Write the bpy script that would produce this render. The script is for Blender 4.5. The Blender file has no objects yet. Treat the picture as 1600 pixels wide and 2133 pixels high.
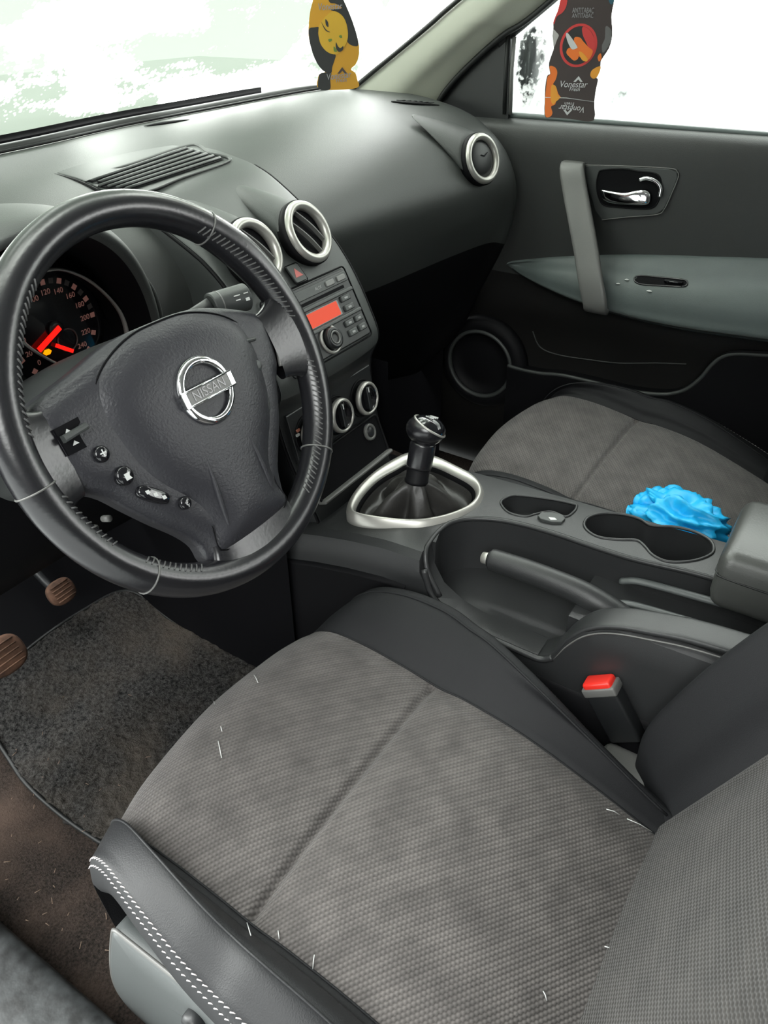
import bpy, math, random
import numpy as np
from mathutils import Vector, Matrix, noise
random.seed(7)
PI=math.pi
SC=bpy.context.scene
COL=SC.collection
# ------------------------------------------------------------------ camera model (car frame: x to passenger, y forward, z up, metres)
CP=np.array([-0.82723771,-0.51605682,1.05895432]); FPX=1594.35
CR=np.array([[0.539295117289601,-0.8421044020213823,-0.004577397055698103],[-0.480033648977012,-0.3029449997270213,-0.8232812538799905],[0.6919020684442344,0.4461888649850028,-0.567615208082011]])
def ray(px,py): return CR.T@np.array([(px-800)/FPX,(py-1066.5)/FPX,1.0])
def _h(p,a,v):
    d=ray(*p); t=(v-CP[a])/d[a]; return CP+t*d
def HX(p,v): return _h(p,0,v)
def HY(p,v): return _h(p,1,v)
def HZ(p,v): return _h(p,2,v)
def HP(p,P0,N):
    d=ray(*p); N=np.array(N,float); s=((np.array(P0)-CP)@N)/(d@N); return CP+s*d
def A(*p): return np.array(p,float)
def unit(v): v=np.array(v,float); return v/np.linalg.norm(v)
# ------------------------------------------------------------------ materials
def new_mat(name):
    m=bpy.data.materials.new(name); m.use_nodes=True; nt=m.node_tree
    for n in list(nt.nodes): nt.nodes.remove(n)
    out=nt.nodes.new('ShaderNodeOutputMaterial'); b=nt.nodes.new('ShaderNodeBsdfPrincipled')
    nt.links.new(b.outputs[0],out.inputs[0]); return m,nt,b,out
def N(nt,t,**k):
    n=nt.nodes.new(t)
    for a,v in k.items():
        if a in n.inputs.keys() if isinstance(a,str) else False: n.inputs[a].default_value=v
        else: setattr(n,a,v)
    return n
def simple(name,col,rough=.5,metal=0,spec=.5,bump=None,bstr=.1,coat=0,mottle=0,mscale=30,emis=None,estr=0):
    m,nt,b,out=new_mat(name)
    b.inputs['Base Color'].default_value=(*col,1); b.inputs['Roughness'].default_value=rough; b.inputs['Metallic'].default_value=metal
    b.inputs['Specular IOR Level'].default_value=spec; b.inputs['Coat Weight'].default_value=coat
    if emis: b.inputs['Emission Color'].default_value=(*emis,1); b.inputs['Emission Strength'].default_value=estr
    tc=nt.nodes.new('ShaderNodeTexCoord')
    if bump:
        n=nt.nodes.new('ShaderNodeTexNoise'); n.inputs['Scale'].default_value=bump; n.inputs['Detail'].default_value=3
        nt.links.new(tc.outputs['Object'],n.inputs['Vector'])
        bp=nt.nodes.new('ShaderNodeBump'); bp.inputs['Strength'].default_value=bstr; bp.inputs['Distance'].default_value=.001
        nt.links.new(n.outputs[0],bp.inputs['Height']); nt.links.new(bp.outputs[0],b.inputs['Normal'])
    if mottle:
        n=nt.nodes.new('ShaderNodeTexNoise'); n.inputs['Scale'].default_value=mscale; n.inputs['Detail'].default_value=4
        nt.links.new(tc.outputs['Object'],n.inputs['Vector'])
        r=nt.nodes.new('ShaderNodeMapRange'); r.inputs[1].default_value=.3; r.inputs[2].default_value=.7; r.inputs[3].default_value=1-mottle; r.inputs[4].default_value=1+mottle
        nt.links.new(n.outputs[0],r.inputs[0])
        mx=nt.nodes.new('ShaderNodeVectorMath'); mx.operation='SCALE'; mx.inputs[0].default_value=col; nt.links.new(r.outputs[0],mx.inputs['Scale'])
        nt.links.new(mx.outputs[0],b.inputs['Base Color'])
    return m
M={}
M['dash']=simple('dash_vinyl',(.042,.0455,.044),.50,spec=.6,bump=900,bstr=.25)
M['stack']=simple('stack_plastic',(.045,.049,.048),.45,spec=.5,bump=900,bstr=.15)
M['black']=simple('black_plastic',(.012,.013,.014),.42,bump=700,bstr=.1)
M['deep']=simple('deep_black_plastic',(.003,.003,.004),.7,spec=.12)
M['console']=simple('console_plastic',(.024,.025,.026),.38,spec=.5,bump=1200,bstr=.25)
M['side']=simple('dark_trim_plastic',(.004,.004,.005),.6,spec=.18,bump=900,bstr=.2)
M['door']=simple('door_vinyl',(.036,.038,.037),.5,spec=.45,bump=600,bstr=.3)
M['armlid']=simple('armrest_leather',(.050,.052,.049),.38,spec=.6,bump=500,bstr=.2)
M['armrest']=simple('armrest_vinyl',(.095,.115,.112),.45,spec=.5,bump=900,bstr=.3,mottle=.06,mscale=20)
M['leather']=simple('rim_leather',(.010,.010,.012),.27,spec=.7,bump=260,bstr=.12)
M['airbag']=simple('airbag_vinyl',(.024,.024,.029),.42,spec=.5,bump=420,bstr=.5)
M['silver']=simple('silver_paint',(.46,.45,.42),.33,metal=.55,bump=300,bstr=.03)
M['chrome']=simple('chrome',(.86,.87,.88),.07,metal=1)
M['piano']=simple('gloss_black',(.008,.008,.010),.08,spec=.6)
M['bolster']=simple('bolster_cloth',(.011,.0115,.013),.62,spec=.3,bump=1500,bstr=.4)
M['bolsterL']=simple('bolster_leatherette',(.016,.0165,.018),.48,spec=.35,bump=700,bstr=.3)
M['thread']=simple('grey_thread',(.45,.42,.42),.7)
M['darkthread']=simple('dark_thread',(.10,.10,.10),.6)
M['red']=simple('red_button',(.75,.03,.02),.3,spec=.6)
M['redlit']=simple('needle_red',(.6,.01,.01),.4,emis=(1,.01,.005),estr=1.3)
M['amber']=simple('amber_lamp',(.6,.2,.01),.4,emis=(1,.32,.0),estr=1.3)
M['display']=simple('orange_display',(.22,.02,.01),.5,spec=.2,emis=(1,.11,.05),estr=.62)
M['numeral']=simple('dial_numeral',(.30,.17,.15),.6,emis=(.6,.25,.2),estr=.12)
M['numdim']=simple('dial_mark_dim',(.10,.085,.08),.6)
M['white']=simple('white_print',(.62,.63,.62),.5)
M['greyp']=simple('grey_print',(.30,.30,.30),.5)
M['hazard']=simple('hazard_red',(.42,.10,.09),.4)
M['strap']=simple('worn_grey_plastic',(.13,.13,.125),.36,spec=.5,bump=500,bstr=.15)
M['pillar']=simple('pale_pillar_trim',(.36,.37,.31),.6,bump=900,bstr=.1)
M['rubber']=simple('rubber_seal',(.008,.009,.009),.55)
M['headliner']=simple('headliner_cloth',(.22,.22,.21),.9)
M['pedal']=simple('muddy_pedal_rubber',(.10,.05,.03),.85,bump=90,bstr=.8,mottle=.5,mscale=60)
M['sill']=simple('scuffed_sill_plastic',(.026,.028,.029),.5,bump=60,bstr=1,mottle=.7,mscale=55)
M['boot']=simple('boot_leather',(.022,.021,.020),.45,bump=300,bstr=.3)
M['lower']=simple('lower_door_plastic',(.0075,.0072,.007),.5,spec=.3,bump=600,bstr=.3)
M['tan']=simple('straw_grit',(.20,.14,.10),.8)
M['seatside']=simple('seat_side_plastic',(.075,.082,.082),.38,spec=.5,bump=900,bstr=.15)
M['glovebl']=None
M['yellow']=simple('freshener_yellow',(.58,.29,.012),.5)
M['fblack']=simple('freshener_black',(.018,.020,.018),.5)
M['fbrown']=simple('freshener_dark',(.045,.032,.028),.45)
M['forange']=simple('freshener_orange',(.85,.19,.02),.5)
M['famber']=simple('freshener_amber',(.85,.36,.03),.5)
M['fred']=simple('freshener_red',(.62,.045,.04),.5)
M['fgreen']=simple('freshener_green',(.12,.20,.03),.5)
M['fteal']=simple('freshener_teal',(.02,.10,.14),.5)
M['flemon']=simple('freshener_lemon',(.60,.36,.02),.5)
M['paint']=simple('car_paint',(.02,.022,.025),.3,coat=.5)
M['blue']=simple('dial_blue',(.02,.12,.30),.4)
M['pinkdial']=simple('dial_pink',(.55,.22,.15),.4)
# pile carpet / mat
def mat_carpet(name,col,col2,scale,dist,dirt=None):
    m,nt,b,out=new_mat(name); tc=nt.nodes.new('ShaderNodeTexCoord')
    n=nt.nodes.new('ShaderNodeTexNoise'); n.inputs['Scale'].default_value=scale; n.inputs['Detail'].default_value=5; n.inputs['Roughness'].default_value=.7
    nt.links.new(tc.outputs['Object'],n.inputs['Vector'])
    cr=nt.nodes.new('ShaderNodeValToRGB'); cr.color_ramp.elements[0].position=.35; cr.color_ramp.elements[0].color=(*col,1); cr.color_ramp.elements[1].position=.72; cr.color_ramp.elements[1].color=(*col2,1)
    nt.links.new(n.outputs[0],cr.inputs[0]); last=cr.outputs[0]
    if dirt:
        d=nt.nodes.new('ShaderNodeTexNoise'); d.inputs['Scale'].default_value=7; d.inputs['Detail'].default_value=6
        nt.links.new(tc.outputs['Object'],d.inputs['Vector'])
        r=nt.nodes.new('ShaderNodeMapRange'); r.inputs[1].default_value=.45; r.inputs[2].default_value=.75
        nt.links.new(d.outputs[0],r.inputs[0])
        mx=nt.nodes.new('ShaderNodeMix'); mx.data_type='RGBA'; nt.links.new(r.outputs[0],mx.inputs[0]); nt.links.new(last,mx.inputs[6]); mx.inputs[7].default_value=(*dirt,1)
        last=mx.outputs[2]
    nt.links.new(last,b.inputs['Base Color']); b.inputs['Roughness'].default_value=.9; b.inputs['Specular IOR Level'].default_value=.15
    bp=nt.nodes.new('ShaderNodeBump'); bp.inputs['Strength'].default_value=1; bp.inputs['Distance'].default_value=dist
    nt.links.new(n.outputs[0],bp.inputs['Height']); nt.links.new(bp.outputs[0],b.inputs['Normal'])
    return m
M['mat']=mat_carpet('mat_pile',(.008,.008,.008),(.12,.116,.112),170,.012,(.10,.085,.07))
M['carpet']=mat_carpet('dirty_carpet',(.009,.007,.006),(.060,.046,.039),260,.004,(.10,.07,.055))
# woven seat fabric, uses metric UVs
def mat_weave(name,base,hi,ang,rib):
    m,nt,b,out=new_mat(name); uv=nt.nodes.new('ShaderNodeUVMap'); uv.uv_map='UVMap'
    mp=nt.nodes.new('ShaderNodeMapping'); mp.inputs['Rotation'].default_value=(0,0,ang); nt.links.new(uv.outputs[0],mp.inputs[0])
    sp=nt.nodes.new('ShaderNodeSeparateXYZ'); nt.links.new(mp.outputs[0],sp.inputs[0])
    def mth(op,a,bb=None,c=None):
        n=nt.nodes.new('ShaderNodeMath'); n.operation=op
        for i,v in enumerate((a,bb,c)):
            if v is None: continue
            if isinstance(v,(int,float)): n.inputs[i].default_value=v
            else: nt.links.new(v,n.inputs[i])
        return n.outputs[0]
    P=.0042
    rows=mth('MULTIPLY',sp.outputs[1],2*PI/P)
    sr=mth('SINE',rows)
    # alternate rows shifted by half a cell: knit look
    idx=mth('FLOOR',mth('DIVIDE',sp.outputs[1],P)); par=mth('MULTIPLY',mth('MODULO',idx,2.0),PI)
    cols=mth('ADD',mth('MULTIPLY',sp.outputs[0],2*PI/(P*1.15)),par)
    scn=mth('SINE',cols)
    h=mth('ADD',mth('MULTIPLY',sr,.6),mth('MULTIPLY',scn,.4))
    # long soft ribs
    rb=mth('SINE',mth('MULTIPLY',sp.outputs[1],2*PI/(P*3.0)))
    h2=mth('ADD',h,mth('MULTIPLY',rb,rib))
    nz=nt.nodes.new('ShaderNodeTexNoise'); nz.inputs['Scale'].default_value=26; nz.inputs['Detail'].default_value=2; nt.links.new(uv.outputs[0],nz.inputs['Vector'])
    r=nt.nodes.new('ShaderNodeMapRange'); r.inputs[1].default_value=-1.3; r.inputs[2].default_value=1.3; r.inputs[3].default_value=.2; r.inputs[4].default_value=.95
    nt.links.new(h2,r.inputs[0])
    fac=mth('MULTIPLY',r.outputs[0],mth('MULTIPLY_ADD',nz.outputs[0],1.9,.05))
    mx=nt.nodes.new('ShaderNodeMix'); mx.data_type='RGBA'; nt.links.new(fac,mx.inputs[0]); mx.inputs[6].default_value=(*base,1); mx.inputs[7].default_value=(*hi,1)
    nt.links.new(mx.outputs[2],b.inputs['Base Color'])
    b.inputs['Roughness'].default_value=.8; b.inputs['Specular IOR Level'].default_value=.3; b.inputs['Sheen Weight'].default_value=.15
    bp=nt.nodes.new('ShaderNodeBump'); bp.inputs['Strength'].default_value=.55; bp.inputs['Distance'].default_value=.0010
    nt.links.new(h2,bp.inputs['Height']); nt.links.new(bp.outputs[0],b.inputs['Normal'])
    return m
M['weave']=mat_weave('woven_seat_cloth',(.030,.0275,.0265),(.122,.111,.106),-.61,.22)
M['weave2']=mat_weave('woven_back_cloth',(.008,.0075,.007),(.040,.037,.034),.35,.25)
def mat_blue():
    m,nt,b,out=new_mat('blue_nitrile')
    b.inputs['Base Color'].default_value=(.012,.42,.80,1); b.inputs['Roughness'].default_value=.42; b.inputs['Specular IOR Level'].default_value=.4
    b.inputs['Subsurface Weight'].default_value=.0
    return m
M['glovebl']=mat_blue()
# snow lying on the glass: partly see-through thin ice, partly thick snow, lit from outside
def mat_snow(name,scale,tint,thin,seed,lo=.42,hi=.56,share=.5,clear=None):
    m,nt,b,out=new_mat(name); nt.nodes.remove(b)
    tc=nt.nodes.new('ShaderNodeTexCoord'); mp=nt.nodes.new('ShaderNodeMapping'); mp.inputs['Location'].default_value=(seed,seed*.7,0); mp.inputs['Scale'].default_value=(1,1.6,2.4)
    nt.links.new(tc.outputs['Object'],mp.inputs[0])
    n=nt.nodes.new('ShaderNodeTexNoise'); n.inputs['Scale'].default_value=scale; n.inputs['Detail'].default_value=7; n.inputs['Roughness'].default_value=.55
    nt.links.new(mp.outputs[0],n.inputs['Vector'])
    g=nt.nodes.new('ShaderNodeTexVoronoi'); g.inputs['Scale'].default_value=140; nt.links.new(tc.outputs['Object'],g.inputs['Vector'])
    ad=nt.nodes.new('ShaderNodeMath'); ad.operation='MULTIPLY_ADD'; nt.links.new(g.outputs['Distance'],ad.inputs[0]); ad.inputs[1].default_value=-.07; nt.links.new(n.outputs[0],ad.inputs[2])
    r=nt.nodes.new('ShaderNodeMapRange'); r.inputs[1].default_value=lo; r.inputs[2].default_value=hi; nt.links.new(ad.outputs[0],r.inputs[0]); r.clamp=True
    mx=nt.nodes.new('ShaderNodeMix'); mx.data_type='RGBA'; nt.links.new(r.outputs[0],mx.inputs[0]); mx.inputs[6].default_value=(*thin,1); mx.inputs[7].default_value=(*tint,1)
    tr=nt.nodes.new('ShaderNodeBsdfTranslucent'); nt.links.new(mx.outputs[2],tr.inputs[0])
    tp=nt.nodes.new('ShaderNodeBsdfTransparent'); nt.links.new(mx.outputs[2],tp.inputs[0])
    ms=nt.nodes.new('ShaderNodeMixShader'); ms.inputs[0].default_value=share
    nt.links.new(tp.outputs[0],ms.inputs[1]); nt.links.new(tr.outputs[0],ms.inputs[2]); last=ms.outputs[0]
    if clear:   # a melted patch of bare glass with ragged edges
        sb=nt.nodes.new('ShaderNodeVectorMath'); sb.operation='SUBTRACT'; nt.links.new(tc.outputs['Object'],sb.inputs[0]); sb.inputs[1].default_value=clear[0]
        dv=nt.nodes.new('ShaderNodeVectorMath'); dv.operation='DIVIDE'; nt.links.new(sb.outputs[0],dv.inputs[0]); dv.inputs[1].default_value=clear[1]
        ln=nt.nodes.new('ShaderNodeVectorMath'); ln.operation='LENGTH'; nt.links.new(dv.outputs[0],ln.inputs[0])
        n2=nt.nodes.new('ShaderNodeTexNoise'); n2.inputs['Scale'].default_value=120; n2.inputs['Detail'].default_value=3; nt.links.new(tc.outputs['Object'],n2.inputs['Vector'])
        sm=nt.nodes.new('ShaderNodeMath'); sm.operation='MULTIPLY_ADD'; nt.links.new(n2.outputs[0],sm.inputs[0]); sm.inputs[1].default_value=2.4; nt.links.new(ln.outputs['Value'],sm.inputs[2])
        rr=nt.nodes.new('ShaderNodeMapRange'); rr.inputs[1].default_value=1.9; rr.inputs[2].default_value=2.3; nt.links.new(sm.outputs[0],rr.inputs[0])
        t2=nt.nodes.new('ShaderNodeBsdfTransparent'); t2.inputs[0].default_value=(.93,.96,.94,1)
        m2=nt.nodes.new('ShaderNodeMixShader'); nt.links.new(rr.outputs[0],m2.inputs[0]); nt.links.new(t2.outputs[0],m2.inputs[1]); nt.links.new(last,m2.inputs[2]); last=m2.outputs[0]
    nt.links.new(last,out.inputs[0])
    return m
M['snowW']=mat_snow('windscreen_snow',3.4,(.98,1,.96),(.082,.094,.081),5.1,.47,.60,share=.82)
M['snowS']=mat_snow('side_window_snow',6.5,(.56,.58,.565),(.09,.10,.095),8.3,.22,.36,clear=(tuple(HX((1103,125),.737)),(1,.026,.060)))
def mat_glass(name,tint):
    m,nt,b,out=new_mat(name); nt.nodes.remove(b)
    tp=nt.nodes.new('ShaderNodeBsdfTransparent'); tp.inputs[0].default_value=(*tint,1)
    gl=nt.nodes.new('ShaderNodeBsdfGlossy'); gl.inputs['Roughness'].default_value=.02
    fr=nt.nodes.new('ShaderNodeFresnel'); fr.inputs[0].default_value=1.45
    ms=nt.nodes.new('ShaderNodeMixShader'); nt.links.new(fr.outputs[0],ms.inputs[0]); nt.links.new(tp.outputs[0],ms.inputs[1]); nt.links.new(gl.outputs[0],ms.inputs[2])
    nt.links.new(ms.outputs[0],out.inputs[0]); return m
M['glass']=mat_glass('tinted_glass',(.95,.97,.95))
M['lens']=mat_glass('clear_lens',(.96,.96,.96))
M['ground']=simple('outdoor_slush',(.26,.27,.27),.8,bump=12,bstr=.3)
# ------------------------------------------------------------------ mesh helpers
def mk(name,V,F,mat,parent=None,smooth=True,uv=None,mods=()):
    me=bpy.data.meshes.new(name); me.from_pydata([tuple(map(float,v)) for v in V],[],[tuple(f) for f in F]); me.update()
    if uv is not None:
        l=me.uv_layers.new(name='UVMap')
        for lp in me.loops: l.data[lp.index].uv=uv[lp.vertex_index]
    if isinstance(mat,str): mat=M[mat]
    me.materials.append(mat)
    if smooth: me.polygons.foreach_set('use_smooth',[True]*len(me.polygons))
    o=bpy.data.objects.new(name,me); COL.objects.link(o)
    for t,kw in mods:
        md=o.modifiers.new(t.lower(),t)
        for k,v in kw.items(): setattr(md,k,v)
    if parent is not None: setpar(o,parent)
    return o
ROOT={}
def setpar(o,p):
    o.parent=p
    if p.name in ROOT: o.matrix_parent_inverse=Matrix.Translation(-Vector(ROOT[p.name]))
def thing(name,label,cat,loc,group=None):
    o=bpy.data.objects.new(name,None); COL.objects.link(o); o.location=loc; o.empty_display_size=.03
    ROOT[o.name]=tuple(loc); tag(o,label,cat,group); return o
def tag(o,label,cat,group=None):
    o['label']=label; o['category']=cat
    if group: o['group']=group
    return o
def struct(o,label=None):
    o['kind']='structure'
    if label: o['label']=label
    return o
def cr(P,n,closed=False):
    """Catmull-Rom along axis 0; n points in all"""
    P=np.array(P,float); m=len(P)
    t=np.linspace(0,m if closed else m-1,n,endpoint=not closed)
    i=np.floor(t).astype(int)
    if not closed: i=np.minimum(i,m-2)
    f=(t-i).reshape([-1]+[1]*(P.ndim-1))
    if closed: g=lambda k:P[(i+k)%m]
    else:
        Q=np.concatenate([2*P[:1]-P[1:2],P,2*P[-1:]-P[-2:-1]]); g=lambda k:Q[i+1+k]
    p0,p1,p2,p3=g(-1),g(0),g(1),g(2)
    return .5*((2*p1)+(-p0+p2)*f+(2*p0-5*p1+4*p2-p3)*f**2+(-p0+3*p1-3*p2+p3)*f**3)
def dense(G,nv,nu,cv=False,cu=False):
    G=cr(np.array(G,float),nv,cv); G=np.swapaxes(cr(np.swapaxes(G,0,1),nu,cu),0,1); return G
def gridmesh(name,G,mat,parent=None,cv=False,cu=False,flip=False,mods=(),smooth=True):
    G=np.array(G,float); nv,nu=G.shape[:2]; V=G.reshape(-1,3); F=[]
    for i in range(nv if cv else nv-1):
        for j in range(nu if cu else nu-1):
            a=i*nu+j; b=i*nu+(j+1)%nu; c=((i+1)%nv)*nu+(j+1)%nu; d=((i+1)%nv)*nu+j
            F.append((a,d,c,b) if flip else (a,b,c,d))
    mv=G[:,nu//2]; mu=G[nv//2]
    lv=np.concatenate([[0],np.cumsum(np.linalg.norm(np.diff(mv,axis=0),axis=1))]); lu=np.concatenate([[0],np.cumsum(np.linalg.norm(np.diff(mu,axis=0),axis=1))])
    uv=[(lu[j],lv[i]) for i in range(nv) for j in range(nu)]
    return mk(name,V,F,mat,parent,smooth,uv,mods)
def frames(P,closed=False):
    P=np.array(P,float); n=len(P)
    T=np.gradient(P,axis=0) if not closed else np.roll(P,-1,0)-np.roll(P,1,0)
    T/=np.linalg.norm(T,axis=1)[:,None]+1e-12
    up=A(0,0,1) if abs(T[0][2])<.9 else A(1,0,0)
    a=np.cross(T[0],up); a/=np.linalg.norm(a); X=[a]
    for i in range(1,n):
        a=X[-1]-T[i]*(X[-1]@T[i]); a/=np.linalg.norm(a)+1e-12; X.append(a)
    X=np.array(X); Y=np.cross(T,X); return P,X,Y,T
def tube_geo(P,r,ns=10,closed=False,flat=1.0,caps=True,up=None):
    P,X,Y,T=frames(P,closed); n=len(P)
    if up is not None:
        up=np.array(up,float); X=np.cross(T,up); X/=np.linalg.norm(X,axis=1)[:,None]+1e-9; Y=np.cross(X,T)
    r=np.broadcast_to(np.array(r,float),(n,)) if np.ndim(r)<2 else r
    V=[];F=[]
    for i in range(n):
        for k in range(ns):
            a=2*PI*k/ns; V.append(P[i]+r[i]*(math.cos(a)*X[i]+flat*math.sin(a)*Y[i]))
    for i in range(n if closed else n-1):
        for k in range(ns):
            j=(i+1)%n; F.append((i*ns+k,i*ns+(k+1)%ns,j*ns+(k+1)%ns,j*ns+k))
    if not closed and caps: F.append(tuple(range(ns))[::-1]); F.append(tuple((n-1)*ns+k for k in range(ns)))
    return V,F
def tube(name,P,r,mat,parent=None,ns=10,closed=False,flat=1.0,up=None,smoothn=0,mods=()):
    if smoothn: P=cr(P,smoothn,closed)
    V,F=tube_geo(P,r,ns,closed,flat,up=up); return mk(name,V,F,mat,parent,mods=mods)
def join_geo(L):
    V=[];F=[]
    for v,f in L:
        o=len(V); V+=list(v); F+=[tuple(i+o for i in q) for q in f]
    return V,F
class Fr:
    def __init__(s,o,ux,uy):
        s.o=np.array(o,float); s.x=unit(ux); s.n=unit(np.cross(s.x,uy)); s.y=np.cross(s.n,s.x)
    def __call__(s,a,b,h=0): return s.o+a*s.x+b*s.y+h*s.n
    def loc(s,p,h=0):
        q=HP(p,s.o+s.n*h,s.n)-s.o; return float(q@s.x),float(q@s.y)
def prism_geo(ol,fr,h0,h1,ch=.0):
    """closed outline (2D), extruded h0..h1 with small chamfer ch at the h1 side"""
    ol=[tuple(p) for p in ol]; n=len(ol); c=np.mean(ol,axis=0); L=[(h0,1.0)]
    V=[fr(a,b,h0) for a,b in ol]
    def inset(d):
        P=np.array(ol); pr=np.roll(P,1,0); nx=np.roll(P,-1,0); t=nx-pr; t/=np.linalg.norm(t,axis=1)[:,None]+1e-12
        nn=np.stack([-t[:,1],t[:,0]],1)
        area=sum(P[i][0]*P[(i+1)%n][1]-P[(i+1)%n][0]*P[i][1] for i in range(n))
        if area<0: nn=-nn
        return P+nn*d
    if ch>0:
        V+=[fr(a,b,h1-ch) for a,b in ol]; q=inset(ch*.3); V+=[fr(a,b,h1-ch*.3) for a,b in q]; q=inset(ch); V+=[fr(a,b,h1) for a,b in q]; nl=4
    else: V+=[fr(a,b,h1) for a,b in ol]; nl=2
    F=[]
    for l in range(nl-1):
        for i in range(n):
            j=(i+1)%n; F.append((l*n+i,l*n+j,(l+1)*n+j,(l+1)*n+i))
    F.append(tuple(range(n))[::-1]); F.append(tuple((nl-1)*n+i for i in range(n)))
    area=sum(ol[i][0]*ol[(i+1)%n][1]-ol[(i+1)%n][0]*ol[i][1] for i in range(n))
    if area<0: F=[f[::-1] for f in F]
    return V,F
def prism(name,ol,fr,h0,h1,mat,parent=None,ch=0,smooth=False):
    V,F=prism_geo(ol,fr,h0,h1,ch); o=mk(name,V,F,mat,parent,smooth=smooth)
    return o
def boxo(name,c,s,mat,parent=None,bev=.003,rot=None):
    x,y,z=[v/2 for v in s]; V=[A(i*x,j*y,k*z) for i in(-1,1) for j in(-1,1) for k in(-1,1)]
    if rot is not None: V=[rot@v for v in V]
    V=[v+np.array(c) for v in V]; F=[(0,1,3,2),(4,6,7,5),(0,4,5,1),(2,3,7,6),(0,2,6,4),(1,5,7,3)]
    m=(('BEVEL',dict(width=bev,segments=3)),) if bev else ()
    return mk(name,V,F,mat,parent,smooth=bool(bev),mods=m)
def ell(cx,cy,rx,ry,n=48,a0=0,a1=2*PI,p=2.0):
    out=[]
    for i in range(n):
        a=a0+(a1-a0)*i/n; c,s=math.cos(a),math.sin(a)
        out.append((cx+rx*math.copysign(abs(c)**(2/p),c),cy+ry*math.copysign(abs(s)**(2/p),s)))
    return out
def rrect(cx,cy,w,h,r=.003,n=5):
    o=[]
    for sx,sy,a in((1,1,0),(-1,1,PI/2),(-1,-1,PI),(1,-1,1.5*PI)):
        for i in range(n+1):
            t=a+PI/2*i/n; o.append((cx+sx*(w/2-r)+r*math.cos(t),cy+sy*(h/2-r)+r*math.sin(t)))
    return o
def dome(name,ol,fr,prof,mat,parent=None,c=None,bottom=None):
    """outline swept to centre; prof=list of (scale,h)"""
    P=np.array(ol,float); n=len(P); c=np.mean(P,axis=0) if c is None else np.array(c); V=[];F=[]
    for s,h in prof:
        for p in P: q=c+(p-c)*s; V.append(fr(q[0],q[1],h))
    m=len(prof)
    for l in range(m-1):
        for i in range(n):
            j=(i+1)%n; F.append((l*n+i,l*n+j,(l+1)*n+j,(l+1)*n+i))
    V.append(fr(c[0],c[1],prof[-1][1])); k=len(V)-1
    for i in range(n): F.append(((m-1)*n+i,(m-1)*n+(i+1)%n,k))
    F.append(tuple(range(n))[::-1])
    return mk(name,V,F,mat,parent)
def dome2(name,ol,fr,h0,H,fall,mat,parent=None,c=(0,0),depth=.02,nr=26):
    P=np.array(ol,float); n=len(P); c=np.array(c,float); V=[];F=[]
    sc=[1-(i/nr)**1.35 for i in range(nr)]
    for p in P: V.append(fr(p[0],p[1],h0-depth))
    for s in sc:
        for p in P:
            q=c+(p-c)*s; d=0 if s==1 else float(np.min(np.linalg.norm(P-q,axis=1)))
            V.append(fr(q[0],q[1],h0+H*(1-math.exp(-(d/fall)**1.15))))
    m=len(sc)+1
    for l in range(m-1):
        for i in range(n):
            j=(i+1)%n; F.append((l*n+i,l*n+j,(l+1)*n+j,(l+1)*n+i))
    d=float(np.min(np.linalg.norm(P-c,axis=1))); V.append(fr(c[0],c[1],h0+H*(1-math.exp(-(d/fall)**1.15)))); k=len(V)-1
    for i in range(n): F.append(((m-1)*n+i,(m-1)*n+(i+1)%n,k))
    F.append(tuple(range(n))[::-1])
    return mk(name,V,F,mat,parent)
def ring(name,fr,loops,mat,parent=None,closed_sec=True):
    """loops: list of (list2D,h) forming section around; swept closed both ways"""
    V=[];F=[];n=len(loops[0][0]);m=len(loops)
    for ol,h in loops:
        for a,b in ol: V.append(fr(a,b,h))
    for l in range(m if closed_sec else m-1):
        for i in range(n):
            j=(i+1)%n;k=(l+1)%m; F.append((l*n+i,l*n+j,k*n+j,k*n+i))
    return mk(name,V,F,mat,parent)
def torus_ring(name,fr,R,prof,mat,parent=None,n=64,c=(0,0),ry=1.0):
    """prof list of (radius offset, h)"""
    return ring(name,fr,[(ell(c[0],c[1],R+dr,(R+dr)*ry,n),h) for dr,h in prof],mat,parent)
def text(name,s,fr,size,mat,parent,h=0,ext=.0002,cx=0,cy=0,rot=0,shear=0,sx=1):
    cu=bpy.data.curves.new(name,'FONT'); cu.body=s; cu.size=size; cu.align_x='CENTER'; cu.align_y='CENTER'; cu.extrude=ext; cu.shear=shear
    o=bpy.data.objects.new(name,cu); COL.objects.link(o)
    bpy.context.view_layer.update()
    dg=bpy.context.evaluated_depsgraph_get(); me=bpy.data.meshes.new_from_object(o.evaluated_get(dg))
    bpy.data.objects.remove(o); c,sn=math.cos(rot),math.sin(rot)
    for v in me.vertices:
        a,b,z=v.co; a*=sx; v.co=Vector(fr(cx+a*c-b*sn,cy+a*sn+b*c,h+z))
    me.materials.clear(); me.materials.append(M[mat]); me.update()
    q=bpy.data.objects.new(name,me); COL.objects.link(q)
    if parent is not None: setpar(q,parent)
    return q
def boolean(o,cutters):
    for c in cutters:
        m=o.modifiers.new('cut','BOOLEAN'); m.operation='DIFFERENCE'; m.object=c; m.solver='EXACT'
    bpy.context.view_layer.update()
    dg=bpy.context.evaluated_depsgraph_get(); me=bpy.data.meshes.new_from_object(o.evaluated_get(dg))
    o.modifiers.clear(); old=o.data; o.data=me; me.name=o.name
    for c in cutters: bpy.data.objects.remove(c)
    return o
def smooth_by_angle(o,deg=35):
    me=o.data; me.polygons.foreach_set('use_smooth',[True]*len(me.polygons))
    try: me.set_sharp_from_angle(angle=math.radians(deg))
    except Exception: pass
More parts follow.
